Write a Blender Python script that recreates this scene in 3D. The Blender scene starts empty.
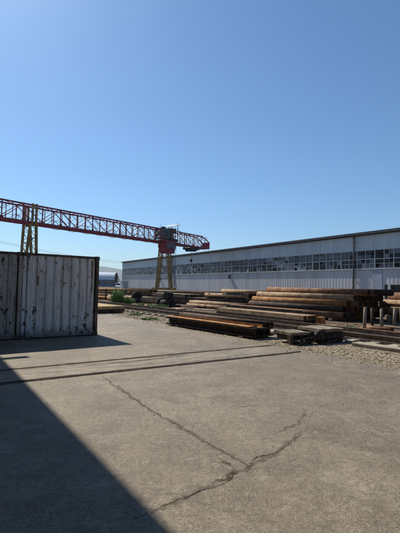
import bpy, math, random
from mathutils import Vector, Matrix
random.seed(7)
rad = math.radians
S = bpy.context.scene
COL = S.collection

# ---------------------------------------------------------------- camera
F_PX, H_CAM = 390.0, 1.7
cam = bpy.data.cameras.new('camera')
cam.sensor_fit = 'HORIZONTAL'; cam.sensor_width = 36.0
cam.lens = 36.0 * F_PX / 400.0
cam.clip_start = 0.05; cam.clip_end = 30000
co = bpy.data.objects.new('camera', cam); COL.objects.link(co)
co.matrix_world = Matrix.Translation((0, 0, H_CAM)) @ Matrix.Rotation(math.pi/2 + math.atan(19/390), 4, 'X') @ Matrix.Rotation(rad(1.15), 4, 'Z')
S.camera = co

# ---------------------------------------------------------------- light
SUN_AZ, SUN_EL = rad(38.5), rad(47)          # azimuth measured to the left of straight ahead (+Y)
sdir = Vector((-math.sin(SUN_AZ)*math.cos(SUN_EL), math.cos(SUN_AZ)*math.cos(SUN_EL), math.sin(SUN_EL)))
sun = bpy.data.lights.new('sun', 'SUN'); sun.energy = 5.0; sun.angle = rad(0.53); sun.color = (1.0, 0.93, 0.80)
so = bpy.data.objects.new('sun', sun); COL.objects.link(so)
so.rotation_euler = (-sdir).to_track_quat('-Z', 'Y').to_euler(); so.location = (-20, 10, 40)
W = bpy.data.worlds.new('World'); S.world = W; W.use_nodes = True
nt = W.node_tree; nt.nodes.clear()
sky = nt.nodes.new('ShaderNodeTexSky'); sky.sky_type = 'NISHITA'; sky.sun_disc = False
sky.sun_elevation = SUN_EL; sky.sun_rotation = -SUN_AZ
sky.air_density = 1.0; sky.dust_density = 0.5; sky.ozone_density = 10; sky.altitude = 0
bg = nt.nodes.new('ShaderNodeBackground'); bg.inputs[1].default_value = 0.098
wo = nt.nodes.new('ShaderNodeOutputWorld')
tint = nt.nodes.new('ShaderNodeMix'); tint.data_type = 'RGBA'; tint.blend_type = 'MULTIPLY'; tint.inputs[0].default_value = 1
tint.inputs[7].default_value = (.93, 1.09, 1.07, 1)
nt.links.new(sky.outputs[0], tint.inputs[6]); nt.links.new(tint.outputs[2], bg.inputs[0]); nt.links.new(bg.outputs[0], wo.inputs[0])
S.view_settings.view_transform = 'Standard'; S.view_settings.look = 'None'
S.view_settings.exposure = 0.22; S.view_settings.gamma = 1.0; S.view_settings.use_curve_mapping = False
S.cycles.max_bounces = 6; S.cycles.volume_bounces = 0

# ---------------------------------------------------------------- mesh helpers
class MB:
    def __init__(s): s.v = []; s.f = []; s.mi = []; s.sm = []
    def add(s, vs, fs, mi=0, smooth=False):
        b = len(s.v); s.v += [tuple(v) for v in vs]
        for f in fs: s.f.append(tuple(b+i for i in f)); s.mi.append(mi); s.sm.append(smooth)
        return s
    def box(s, x0, x1, y0, y1, z0, z1, mi=0, ch=0.0, M=None):
        if ch <= 0:
            vs = [(x, y, z) for z in (z0, z1) for (x, y) in ((x0,y0),(x1,y0),(x1,y1),(x0,y1))]
            fs = [(3,2,1,0),(4,5,6,7),(0,1,5,4),(1,2,6,5),(2,3,7,6),(3,0,4,7)]
        else:
            c = ch; vs = []
            for (z, i) in ((z0, c), (z0+c, 0), (z1-c, 0), (z1, c)):
                k = c
                a0, a1, b0, b1 = x0+i, x1-i, y0+i, y1-i
                if i: vs += [(a0,b0,z),(a0+1e-4,b0,z),(a1-1e-4,b0,z),(a1,b0,z),(a1,b1,z),(a1-1e-4,b1,z),(a0+1e-4,b1,z),(a0,b1,z)]
                else: vs += [(x0,y0+k,z),(x0+k,y0,z),(x1-k,y0,z),(x1,y0+k,z),(x1,y1-k,z),(x1-k,y1,z),(x0+k,y1,z),(x0,y1-k,z)]
            fs = [(7,6,5,4,3,2,1,0), tuple(range(24,32))]
            for r in range(3):
                for j in range(8):
                    a, b = r*8+j, r*8+(j+1) % 8
                    fs.append((a, b, b+8, a+8))
        if M is not None: vs = [M @ Vector(v) for v in vs]
        return s.add(vs, fs, mi)
    def tube(s, p, q, r, n=8, mi=0, r2=None, cap=True, smooth=True):
        p, q = Vector(p), Vector(q); d = q-p
        if d.length < 1e-6: return s
        d.normalize(); a = d.orthogonal().normalized(); b = d.cross(a)
        r2 = r if r2 is None else r2; vs = []
        for (c, R) in ((p, r), (q, r2)):
            for i in range(n):
                t = 2*math.pi*i/n; vs.append(c+a*(R*math.cos(t))+b*(R*math.sin(t)))
        s.add(vs, [(i, (i+1) % n, n+(i+1) % n, n+i) for i in range(n)], mi, smooth)
        if cap: s.add(vs, [tuple(range(n-1, -1, -1)), tuple(range(n, 2*n))], mi)
        return s
    def bar(s, p, q, w, h=None, mi=0):
        """square section member between two points"""
        h = w if h is None else h
        p, q = Vector(p), Vector(q); d = (q-p).normalized()
        up = Vector((0,0,1)) if abs(d.z) < 0.95 else Vector((0,1,0))
        a = d.cross(up).normalized(); b = a.cross(d)
        vs = [c+a*(i*w/2)+b*(j*h/2) for c in (p, q) for (i, j) in ((-1,-1),(1,-1),(1,1),(-1,1))]
        return s.add(vs, [(3,2,1,0),(4,5,6,7),(0,1,5,4),(1,2,6,5),(2,3,7,6),(3,0,4,7)], mi)
    def prism(s, prof, x0, x1, mi=0, smooth=False):
        """closed profile in (y,z) extruded along x"""
        n = len(prof)
        vs = [(x, y, z) for x in (x0, x1) for (y, z) in prof]
        s.add(vs, [(i, (i+1) % n, n+(i+1) % n, n+i) for i in range(n)], mi, smooth)
        return s.add(vs, [tuple(range(n-1, -1, -1)), tuple(range(n, 2*n))], mi)
    def pipe(s, L, r, t, n=20, mi=0, mi_in=None):
        """hollow pipe along x from -L to 0, centre at z=r"""
        mi_in = mi if mi_in is None else mi_in
        def ring(x, R): return [(x, R*math.cos(2*math.pi*i/n), r+R*math.sin(2*math.pi*i/n)) for i in range(n)]
        vs = ring(-L, r)+ring(0, r)+ring(0, r-t)+ring(-L, r-t)
        for k, m, sm in ((0, mi, True), (1, mi, False), (2, mi_in, True), (3, mi, False)):
            a, b = k*n, ((k+1) % 4)*n
            s.add(vs, [(a+i, b+i, b+(i+1) % n, a+(i+1) % n) for i in range(n)], m, sm)
        return s
    def build(s, name, mats, parent=None, loc=(0,0,0), rz=0.0):
        me = bpy.data.meshes.new(name); me.from_pydata(s.v, [], s.f)
        for m in (mats if isinstance(mats, (list, tuple)) else [mats]): me.materials.append(m)
        me.polygons.foreach_set('material_index', s.mi)
        me.polygons.foreach_set('use_smooth', s.sm)
        me.update()
        import bmesh
        bm = bmesh.new(); bm.from_mesh(me)
        bmesh.ops.remove_doubles(bm, verts=bm.verts, dist=1e-5)
        bmesh.ops.recalc_face_normals(bm, faces=bm.faces); bm.to_mesh(me); bm.free()
        o = bpy.data.objects.new(name, me); COL.objects.link(o)
        o.location = loc; o.rotation_euler = (0, 0, rz)
        if parent is not None: o.parent = parent
        return o

def tag(o, label, cat, group=None):
    o['label'] = label; o['category'] = cat
    if group: o['group'] = group
    return o
def thing(name, label, cat, loc=(0,0,0), rz=0.0, group=None):
    o = bpy.data.objects.new(name, None); COL.objects.link(o); o.empty_display_size = .2
    o.location = loc; o.rotation_euler = (0, 0, rz)
    return tag(o, label, cat, group)
def struct(o): o['kind'] = 'structure'; return o
def stuff(o): o['kind'] = 'stuff'; return o
def dup(o, loc, rz, label, group=None):
    c = o.copy(); COL.objects.link(c); c.location = loc; c.rotation_euler = (c.rotation_euler.x, c.rotation_euler.y, rz); c['label'] = label
    if group: c['group'] = group
    for ch in list(o.children):
        d = ch.copy(); COL.objects.link(d); d.parent = c
        for g in list(ch.children):
            e = g.copy(); COL.objects.link(e); e.parent = d
    return c
def frame(th):
    """heading th degrees left of straight ahead: near-pointing axis, sideways (to the hall) axis, rotation"""
    t = rad(th)
    return Vector((math.sin(t), -math.cos(t), 0)), Vector((math.cos(t), math.sin(t), 0)), t-math.pi/2
ORD = ['first','second','third','fourth','fifth','sixth','seventh','eighth','ninth','tenth','eleventh','twelfth']

# ---------------------------------------------------------------- materials
class NM:
    def __init__(s, name):
        s.m = bpy.data.materials.new(name); s.m.use_nodes = True; s.t = s.m.node_tree
        s.p = s.t.nodes['Principled BSDF']
    def n(s, typ, **kw):
        x = s.t.nodes.new(typ)
        for k, v in kw.items(): setattr(x, k, v)
        return x
    def l(s, a, b): s.t.links.new(a, b)
    def coord(s, kind='Object', scale=(1,1,1)):
        c = s.n('ShaderNodeTexCoord'); mp = s.n('ShaderNodeMapping'); mp.inputs['Scale'].default_value = scale
        s.l(c.outputs[kind], mp.inputs[0]); return mp.outputs[0]
    def noise(s, vec, scale, detail=6, rough=.6, dist=0.0):
        x = s.n('ShaderNodeTexNoise'); x.inputs['Scale'].default_value = scale; x.inputs['Detail'].default_value = detail
        x.inputs['Roughness'].default_value = rough; x.inputs['Distortion'].default_value = dist
        s.l(vec, x.inputs['Vector']); return x.outputs[0]
    def ramp(s, fac, stops):
        r = s.n('ShaderNodeValToRGB'); e = r.color_ramp.elements
        while len(e) < len(stops): e.new(.5)
        for i, (p, c) in enumerate(stops):
            e[i].position = p; e[i].color = (c, c, c, 1) if isinstance(c, (int, float)) else (*c, 1)
        s.l(fac, r.inputs[0]); return r.outputs[0]
    def mix(s, fac, a, b, mode='MIX'):
        x = s.n('ShaderNodeMix', data_type='RGBA', blend_type=mode)
        for v, i in ((fac, 0), (a, 6), (b, 7)):
            if hasattr(v, 'is_linked') or hasattr(v, 'links'): s.l(v, x.inputs[i])
            else: x.inputs[i].default_value = v if i == 0 else (*v, 1)
        return x.outputs[2]
    def math(s, op, a, b=0.0):
        x = s.n('ShaderNodeMath', operation=op)
        for v, i in ((a, 0), (b, 1)):
            if hasattr(v, 'links'): s.l(v, x.inputs[i])
            else: x.inputs[i].default_value = v
        return x.outputs[0]
    def bump(s, h, strength=.3, dist=.02, prev=None):
        b = s.n('ShaderNodeBump'); b.inputs['Strength'].default_value = strength; b.inputs['Distance'].default_value = dist
        s.l(h, b.inputs['Height'])
        if prev is not None: s.l(prev, b.inputs['Normal'])
        s.l(b.outputs[0], s.p.inputs['Normal']); return b.outputs[0]
    def out(s, col, rough=.8, metal=0.0, spec=.3):
        if hasattr(col, 'links'): s.l(col, s.p.inputs['Base Color'])
        else: s.p.inputs['Base Color'].default_value = (*col, 1)
        if hasattr(rough, 'links'): s.l(rough, s.p.inputs['Roughness'])
        else: s.p.inputs['Roughness'].default_value = rough
        s.p.inputs['Metallic'].default_value = metal; s.p.inputs['Specular IOR Level'].default_value = spec
        return s.m

def mat_rust(name, dark, mid, light, scale=3.0, var=.5, rough=.85, streak=(1,1,1)):
    k = NM(name); v = k.coord('Object', streak)
    oi = k.n('ShaderNodeObjectInfo'); add = k.n('ShaderNodeVectorMath', operation='ADD')
    sc = k.n('ShaderNodeVectorMath', operation='SCALE'); sc.inputs[3].default_value = 37.0
    cmb = k.n('ShaderNodeCombineXYZ'); k.l(oi.outputs['Random'], cmb.inputs[0]); k.l(oi.outputs['Random'], cmb.inputs[1])
    k.l(cmb.outputs[0], sc.inputs[0]); k.l(v, add.inputs[0]); k.l(sc.outputs[0], add.inputs[1]); v2 = add.outputs[0]
    a = k.noise(v2, scale, 8, .65); b = k.noise(v2, scale*7, 4, .7)
    c = k.ramp(a, [(.32, dark), (.52, mid), (.72, light)])
    c = k.mix(k.math('MULTIPLY', k.ramp(b, [(.45, 0), (.7, 1)]), .5), c, dark)
    br = k.math('ADD', k.math('MULTIPLY', oi.outputs['Random'], var), 1-var*.6)
    cc = k.n('ShaderNodeCombineColor')
    for i in range(3): k.l(br, cc.inputs[i])
    c = k.mix(1.0, c, cc.outputs[0], 'MULTIPLY')
    k.bump(b, .35, .006)
    return k.out(c, rough)
def mat_simple(name, col, rough=.6, metal=0.0, var=.25, scale=4.0, spec=.3):
    k = NM(name); v = k.coord('Object')
    a = k.noise(v, scale, 6, .65)
    d = tuple(x*(1-var) for x in col); e = tuple(min(1, x*(1+var)) for x in col)
    c = k.ramp(a, [(.3, d), (.7, e)])
    k.bump(k.noise(v, scale*6, 3), .15, .01)
    return k.out(c, rough, metal, spec)

M = {}
M['rust'] = mat_rust('rust_red_brown', (.06,.031,.018), (.23,.12,.066), (.41,.25,.145))
M['rust_tan'] = mat_rust('rust_tan', (.13,.08,.045), (.36,.24,.14), (.54,.39,.24))
M['rust_dark'] = mat_rust('rust_dark', (.02,.014,.012), (.055,.034,.024), (.15,.085,.05))
M['rust_orange'] = mat_rust('rust_orange', (.15,.07,.027), (.42,.20,.07), (.56,.31,.125))
M['black'] = mat_rust('black_metal', (.008,.008,.008), (.018,.016,.015), (.04,.032,.028), var=.2)  # plain near-black colour for scrap fittings and slim pipe bores
M['scrap_dark'] = mat_rust('scrap_dark', (.012,.011,.010), (.035,.028,.023), (.11,.075,.05), 9, var=.2)
M['rail'] = mat_rust('rail_steel', (.05,.038,.03), (.13,.092,.068), (.24,.18,.135), 5)
M['wood'] = mat_rust('weathered_wood', (.15,.11,.08), (.30,.24,.18), (.42,.36,.28), 4, .3, .9, (.2,3,3))
M['ochre'] = mat_rust('ochre_timber', (.30,.19,.08), (.46,.32,.15), (.56,.42,.22), 3, .25, .9, (.2,3,3))
M['concrete_pale'] = mat_rust('concrete_pale', (.20,.165,.125), (.34,.29,.22), (.44,.39,.31), 4, .25, .95)
M['concrete_dull'] = mat_rust('concrete_dull', (.09,.072,.052), (.21,.172,.125), (.33,.28,.215), 4, .25, .95)
M['maroon'] = mat_rust('maroon_paint', (.11,.02,.028), (.31,.04,.062), (.42,.11,.13), 1.5, .0, .6)
M['ochre_paint'] = mat_rust('ochre_paint', (.10,.055,.025), (.36,.24,.07), (.46,.33,.12), 1.2, .0, .65)
M['greygreen'] = mat_simple('grey_green_paint', (.13,.16,.15))
M['white_paint'] = mat_simple('white_paint', (.72,.73,.73), .5, var=.1)
M['dark_steel'] = mat_simple('dark_steel', (.03,.03,.035), .5, .3)
M['glass_dark'] = mat_simple('dark_glass', (.02,.025,.03), .12, 0, spec=.5)
M['rubber'] = mat_simple('rubber', (.018,.018,.018), .85)

def mat_yard():
    k = NM('yard_concrete'); v = k.coord('Object')
    big = k.noise(v, .22, 5, .6, .6); mid = k.noise(v, 1.3, 6, .65, .4); fine = k.noise(v, 17, 6, .8); grit = k.noise(v, 75, 4, .8)
    c = k.ramp(big, [(.36, (.165,.127,.085)), (.5, (.24,.191,.129)), (.64, (.30,.246,.172))])
    c = k.mix(k.math('MULTIPLY', k.ramp(mid, [(.42, 1), (.62, 0)]), .45), c, (.105,.078,.052))
    c = k.mix(k.ramp(k.noise(v, .7, 7, .7, 1.2), [(.50, 0), (.66, .75)]), c, (.10,.07,.046))
    c = k.mix(k.ramp(k.noise(v, .9, 5, .6, .8), [(.56, 0), (.73, .55)]), c, (.37,.31,.23))
    c = k.mix(k.ramp(k.noise(v, 3.2, 8, .78, .5), [(.50, 0), (.62, .62)]), c, (.115,.088,.06))
    c = k.mix(k.ramp(k.noise(v, 4.0, 6, .75, .3), [(.55, 0), (.66, .5)]), c, (.36,.31,.235))
    # exposed aggregate: every grain its own tone
    vo = k.n('ShaderNodeTexVoronoi'); vo.inputs['Scale'].default_value = 95; k.l(v, vo.inputs['Vector'])
    sp = k.n('ShaderNodeSeparateColor'); k.l(vo.outputs['Color'], sp.inputs[0])
    worn = k.ramp(k.noise(v, 2.2, 6, .75), [(.36, .15), (.6, 1)])
    c = k.mix(k.math('MULTIPLY', k.ramp(sp.outputs[0], [(.62, 0), (.74, .48)]), worn), c, (.07,.052,.036))
    c = k.mix(k.math('MULTIPLY', k.ramp(sp.outputs[1], [(.72, 0), (.86, .42)]), worn), c, (.44,.385,.30))
    c = k.mix(k.ramp(fine, [(.36, .7), (.54, 0)]), c, (.085,.064,.045))
    c = k.mix(k.ramp(grit, [(.54, 0), (.68, .55)]), c, (.40,.34,.26))
    v3 = k.n('ShaderNodeTexVoronoi'); v3.inputs['Scale'].default_value = 6; k.l(v, v3.inputs['Vector'])
    c = k.mix(k.math('MULTIPLY', k.ramp(v3.outputs['Distance'], [(.04, 1), (.10, 0)]), k.ramp(mid, [(.48, 0), (.58, .85)])), c, (.05,.038,.028))
    # hairline crazing, faint and only in patches
    wv = k.n('ShaderNodeVectorMath', operation='ADD'); nz = k.n('ShaderNodeTexNoise'); nz.inputs['Scale'].default_value = 6; nz.inputs['Detail'].default_value = 6; nz.inputs['Roughness'].default_value = .7
    k.l(v, nz.inputs['Vector']); sc = k.n('ShaderNodeVectorMath', operation='SCALE'); sc.inputs[3].default_value = .28
    k.l(nz.outputs[1], sc.inputs[0]); k.l(v, wv.inputs[0]); k.l(sc.outputs[0], wv.inputs[1])
    ve = k.n('ShaderNodeTexVoronoi', feature='DISTANCE_TO_EDGE'); ve.inputs['Scale'].default_value = .9; k.l(wv.outputs[0], ve.inputs['Vector'])
    crack = k.math('MULTIPLY', k.ramp(ve.outputs['Distance'], [(.004, 1), (.022, 0)]), k.ramp(k.noise(v, .5, 4), [(.52, 0), (.62, .5)]))
    c = k.mix(crack, c, (.08,.06,.043))
    h = k.math('SUBTRACT', k.math('ADD', k.math('MULTIPLY', fine, .7), k.math('MULTIPLY', vo.outputs['Distance'], .25)), k.math('MULTIPLY', crack, .8))
    b = k.bump(h, .8, .014)
    k.bump(k.noise(v, 1.6, 5), .4, .06, b)
    return k.out(c, .72, 0, .45)
M['yard'] = mat_yard()
def mat_earth():
    k = NM('earth'); v = k.coord('Object')
    a = k.noise(v, .25, 8, .7); b = k.noise(v, 9, 6, .75)
    c = k.ramp(a, [(.3, (.085,.055,.036)), (.5, (.14,.10,.07)), (.7, (.19,.15,.11))])
    c = k.mix(k.ramp(b, [(.4, .6), (.6, 0)]), c, (.07,.05,.036))
    k.bump(b, .6, .06); return k.out(c, .95, 0, .1)
M['earth'] = mat_earth()
def mat_gravelbed():
    k = NM('gravel_bed'); v = k.coord('Object')
    vo = k.n('ShaderNodeTexVoronoi'); vo.inputs['Scale'].default_value = 17; k.l(v, vo.inputs['Vector'])
    c = k.mix(k.ramp(vo.outputs['Distance'], [(.3, 0), (.85, .8)]), (.33,.268,.185), (.10,.077,.052))
    bwn = k.n('ShaderNodeRGBToBW'); k.l(vo.outputs['Color'], bwn.inputs[0]); cgn = k.n('ShaderNodeCombineColor')
    for q in range(3): k.l(bwn.outputs[0], cgn.inputs[q])
    c = k.mix(.8, c, cgn.outputs[0], 'SOFT_LIGHT')
    c = k.mix(k.ramp(k.noise(v, 1.2, 6, .7), [(.45, 0), (.65, .55)]), c, (.19,.15,.105))
    hs = k.n('ShaderNodeHueSaturation'); hs.inputs['Saturation'].default_value = .9; k.l(c, hs.inputs['Color']); c = hs.outputs[0]
    k.bump(k.math('SUBTRACT', 1.0, vo.outputs['Distance']), .6, .03); return k.out(c, .95, 0, .03)
M['gravel_bed'] = mat_gravelbed()
def mat_stone():
    k = NM('gravel_stone'); v = k.coord('Object')
    g = k.n('ShaderNodeNewGeometry')
    c = k.ramp(g.outputs['Random Per Island'], [(0, (.17,.128,.085)), (.35, (.31,.245,.17)), (.7, (.40,.325,.235)), (1, (.54,.46,.35))])
    c = k.mix(k.math('MULTIPLY', k.noise(v, 30, 4), .5), c, (.14,.10,.065)); return k.out(c, .95, 0, .04)
M['stone'] = mat_stone()
def mat_leaf(name, a, b):
    k = NM(name); g = k.n('ShaderNodeNewGeometry')
    c = k.ramp(g.outputs['Random Per Island'], [(0, a), (1, b)]); k.out(c, .7, 0, .2)
    k.p.inputs['Transmission Weight'].default_value = 0; k.p.inputs['Subsurface Weight'].default_value = 0
    return k.m
M['weed'] = mat_leaf('weed_leaf', (.06,.13,.02), (.15,.25,.05))
M['leaf'] = mat_leaf('tree_leaf', (.035,.06,.02), (.08,.12,.04))
M['bark'] = mat_simple('bark', (.10,.08,.06), .9)
def mat_container(name, base, dirt, amount, seed):
    k = NM(name); c0 = k.n('ShaderNodeTexCoord'); mp = k.n('ShaderNodeMapping'); mp.inputs['Location'].default_value = (seed, seed*2, 0)
    k.l(c0.outputs['Object'], mp.inputs[0]); v = mp.outputs[0]
    def st(a, b_, z, sc_, det=6, ro=.65):
        x = k.n('ShaderNodeVectorMath', operation='MULTIPLY'); x.inputs[1].default_value = (a, b_, z); k.l(v, x.inputs[0]); return k.noise(x.outputs[0], sc_, det, ro)
    sepz = k.n('ShaderNodeSeparateXYZ'); k.l(c0.outputs['Object'], sepz.inputs[0]); z = sepz.outputs[2]
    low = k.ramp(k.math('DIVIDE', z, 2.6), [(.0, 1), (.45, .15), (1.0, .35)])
    c = k.mix(k.ramp(st(6, 6, .45, 1.4), [(.36, .6), (.54, 0)]), base, dirt)
    c = k.mix(k.ramp(k.noise(v, 1.6, 6, .7), [(.5, 0), (.7, .45)]), c, tuple(x*.6 for x in base))
    # ragged rust patches, thicker towards seams and the sill, with runs under them
    reg = k.ramp(k.noise(v, 1.1, 4, .6), [(.40, .0), (.62, 1)])
    thr = k.math('ADD', st(1, 1, .6, 8.5, 5, .7), k.math('ADD', k.math('MULTIPLY', reg, .06), k.math('MULTIPLY', low, .035)))
    run = k.math('MULTIPLY', k.ramp(st(13, 13, .55, 1.0, 4, .6), [(.56, 0), (.67, .8)]), k.ramp(k.noise(v, 1.4, 4), [(.42, 0), (.6, 1)]))
    c = k.mix(run, c, (.17,.10,.055))
    c = k.mix(k.ramp(thr, [(amount-.05, 0), (amount, .65)]), c, (.21,.12,.065))
    c = k.mix(k.ramp(thr, [(amount-.012, 0), (amount+.02, 1)]), c, (.06,.034,.021))
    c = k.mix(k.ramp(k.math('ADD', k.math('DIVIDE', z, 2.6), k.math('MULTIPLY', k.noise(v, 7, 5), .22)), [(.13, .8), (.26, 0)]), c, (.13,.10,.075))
    k.bump(k.noise(v, 12, 5), .25, .012)
    return k.out(c, .7, 0, .25)
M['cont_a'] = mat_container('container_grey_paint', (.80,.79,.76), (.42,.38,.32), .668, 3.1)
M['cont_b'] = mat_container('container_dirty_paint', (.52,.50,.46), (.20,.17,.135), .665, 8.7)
M['cont_frame'] = mat_rust('container_frame', (.04,.028,.022), (.15,.11,.085), (.34,.30,.27), 2.5, .1, .8)
M['cont_post'] = mat_rust('container_post', (.05,.04,.036), (.17,.165,.165), (.30,.31,.33), 3.5, .1, .8)
M['rust_streak'] = mat_rust('rust_streak', (.10,.06,.02), (.26,.17,.06), (.33,.24,.10), 6, .1, .85)
def mat_cladding(name, col, stain, streak=.35):
    k = NM(name); v = k.coord('Object', (1,1,.25)); o = k.coord('Object')
    c = k.mix(k.math('MULTIPLY', k.ramp(k.noise(v, .8, 6, .65), [(.35, 1), (.6, 0)]), streak), col, stain)
    c = k.mix(k.ramp(k.noise(k.coord('Object', (.3,.3,.06)), 1.1, 3), [(.42, .18), (.6, 0)]), c, tuple(min(1, x*1.35) for x in col))
    sx = k.n('ShaderNodeSeparateXYZ'); k.l(o, sx.inputs[0])
    wn = k.n('ShaderNodeTexWhiteNoise', noise_dimensions='1D'); k.l(k.math('FLOOR', k.math('DIVIDE', sx.outputs[0], 1.24)), wn.inputs['W'])
    c = k.mix(k.ramp(wn.outputs['Value'], [(.45, 0), (1, .45)]), c, stain)
    seam = k.math('ABSOLUTE', k.math('SUBTRACT', k.math('FRACT', k.math('DIVIDE', sx.outputs[0], 3.72)), .5))
    c = k.mix(k.ramp(seam, [(.486, 0), (.494, .45)]), c, tuple(x*.5 for x in stain))
    c = k.mix(k.ramp(k.noise(k.coord('Object', (3,3,.12)), 1.3, 5, .7), [(.60, 0), (.72, .4)]), c, (.17,.115,.085))
    k.bump(k.noise(v, 2, 4), .15, .03)
    return k.out(c, .6, 0, .3)
M['clad_low'] = mat_cladding('hall_lower_cladding', (.54,.53,.53), (.36,.34,.33))
M['clad_up'] = mat_cladding('hall_upper_cladding', (.55,.61,.61), (.40,.43,.42))
M['fascia'] = mat_simple('hall_fascia', (.06,.062,.07), .7)
M['flash'] = mat_simple('roof_flashing', (.5,.51,.52), .5)
M['roofing'] = mat_simple('roof_sheet', (.22,.23,.25), .7)
M['plinth'] = mat_cladding('hall_plinth', (.15,.15,.16), (.06,.055,.05), .6)
M['frame_white'] = mat_simple('window_frame_white', (.46,.48,.50), .6, var=.2, scale=.6)
def mat_pane(name, col, rough, wob):
    k = NM(name); v = k.coord('Object')
    g = k.n('ShaderNodeNewGeometry')
    c = k.mix(k.math('MULTIPLY', g.outputs['Random Per Island'], .8), col, tuple(x*.35 for x in col))
    c = k.mix(k.ramp(k.noise(v, 1.6, 5, .7), [(.5, 0), (.7, .5)]), c, tuple(x*.4 for x in col))
    k.bump(k.noise(v, .7, 3), wob, .05)
    return k.out(c, rough, 0, .22)
M['pane_dark'] = mat_pane('pane_dark_glass', (.018,.02,.023), .10, .35)
M['pane_pale'] = mat_pane('pane_milky_reflection', (.42,.45,.46), .4, .05)  # pale colour for frosted panes, and painted sky reflection in the clusters
M['pane_grey'] = mat_pane('pane_grey_reflection', (.15,.175,.195), .4, .1)  # grey-blue colour also stands in for sky reflected in the glass
M['void'] = mat_simple('dark_interior', (.012,.012,.013), .95)  # near-black colour stands in for the unlit inside of the hall
M['plaster'] = mat_simple('workshop_plaster', (.09,.08,.075), .9)
M['hangar_blue'] = mat_cladding('hangar_blue', (.13,.18,.25), (.09,.13,.18))
M['hangar_roof'] = mat_simple('hangar_roof', (.62,.64,.66), .35, .2, .05)
M['hill'] = mat_simple('hill', (.05,.065,.075), .95, scale=.01)

# ---------------------------------------------------------------- ground
def sheet(name, pts, z, m):
    b = MB(); b.add([(x, y, z) for x, y in pts], [tuple(range(len(pts)))]); return struct(b.build(name, m))
R = 14000
sheet('ground', [(-R,-R),(R,-R),(R,R),(-R,R)], -0.02, M['earth'])
# paved yard: ragged edge along the gravel
e0, e1 = Vector((12.6, -3.2)), Vector((-11.2, 31.0)); n_e = 150
edge = []
for i in range(n_e+1):
    p = e0.lerp(e1, i/n_e)
    w = .10*math.sin(i*.37)+.07*math.sin(i*1.13+1)+random.uniform(-.05,.05)
    edge.append((p.x+.82*w, p.y+.57*w))
yard_pts = [(-40,-25),(30,-25)]+[(30,-8)]+edge+[(-40,31)]
sheet('yard_pavement', yard_pts, 0.0, M['yard'])
# gravel strip between the pavement and the siding
sheet('gravel_strip', [(15.2,-8.0),(18.5,0.5),(-6.5,35.0),(-14.8,35.0)], -0.008, M['gravel_bed'])

# joints and long cracks in the pavement
def crack(pts, w0, jag, seed, step=.03):
    rr = random.Random(seed); P = [Vector(p) for p in pts]; amp = jag*9
    while max((b-a).length for a, b in zip(P, P[1:])) > step:          # midpoint displacement
        Q = [P[0]]
        for a, b in zip(P, P[1:]):
            d = b-a; n = Vector((-d.y, d.x))
            Q += [(a+b)/2+n*rr.uniform(-1, 1)*min(.26, amp), b]
        P = Q
    N = len(P); vs = []; ph = rr.uniform(0, 6.28)
    for i, p in enumerate(P):
        d = (P[min(N-1, i+1)]-P[max(0, i-1)]).normalized(); n = Vector((-d.y, d.x))
        sw = .5+.5*math.sin(i*.11+ph)*math.sin(i*.041+2*ph)
        w = w0*(.15+1.1*sw*rr.random()+.25*rr.random())*min(1, (i+.3)/5, (N-1-i+.3)/5)
        if rr.random() < .03: w += w0*rr.uniform(1, 2.2)
        vs += [(*(p+n*w*.5), .004), (*(p-n*w*.5), .004)]
    b = MB(); b.add(vs, [(2*i, 2*i+1, 2*i+3, 2*i+2) for i in range(N-1)])
    return struct(b.build('pavement_crack', M['crack']))
M['crack'] = mat_simple('crack_dirt', (.060,.045,.032), .95, var=.5, scale=9)
def mat_crackdirt():
    k = NM('crack_crumble'); uv = k.n('ShaderNodeUVMap'); sx = k.n('ShaderNodeSeparateXYZ'); k.l(uv.outputs[0], sx.inputs[0])
    v = k.coord('Object'); across = k.math('ABSOLUTE', k.math('SUBTRACT', k.math('MULTIPLY', sx.outputs[1], 2.0), 1.0))
    e = k.math('ADD', k.math('SUBTRACT', 1.0, across), k.math('MULTIPLY', k.math('SUBTRACT', k.noise(v, 9, 7, .8), .5), 2.2))
    fac = k.math('MULTIPLY', k.ramp(e, [(.45, 0), (1.2, .42)]), k.ramp(across, [(.8, 1), (1.0, 0)]))
    c = k.ramp(k.noise(v, 40, 4, .8), [(.4, (.06,.045,.032)), (.65, (.19,.15,.105))])
    k.out(c, .95, 0, .1); k.l(fac, k.p.inputs['Alpha']); return k.m
M['crack_crumble'] = mat_crackdirt()
def crumble(pts, w, seed):
    rr = random.Random(seed); P = []
    for a, b in zip(pts, pts[1:]):
        a, b = Vector(a), Vector(b)
        for i in range(12): P.append(a.lerp(b, i/12))
    P.append(Vector(pts[-1])); P = [p+Vector((rr.uniform(-.03,.03), rr.uniform(-.03,.03))) for p in P]; N = len(P); me = bpy.data.meshes.new('crack_crumble'); vs = []
    for i, p in enumerate(P):
        d = (P[min(N-1, i+1)]-P[max(0, i-1)]).normalized(); n = Vector((-d.y, d.x)); ww = w*.8*rr.uniform(.4, 1.25)*min(1, (i+1)/6, (N-i)/6)
        vs += [(*(p+n*ww*.5), .0025), (*(p-n*ww*.5), .0025)]
    me.from_pydata(vs, [], [(2*i, 2*i+1, 2*i+3, 2*i+2) for i in range(N-1)]); uv = me.uv_layers.new()
    for l in me.loops: uv.data[l.index].uv = ((l.vertex_index//2)/N, float(l.vertex_index % 2))
    me.materials.append(M['crack_crumble']); o = bpy.data.objects.new('pavement_crumble', me); COL.objects.link(o); return struct(o)

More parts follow.
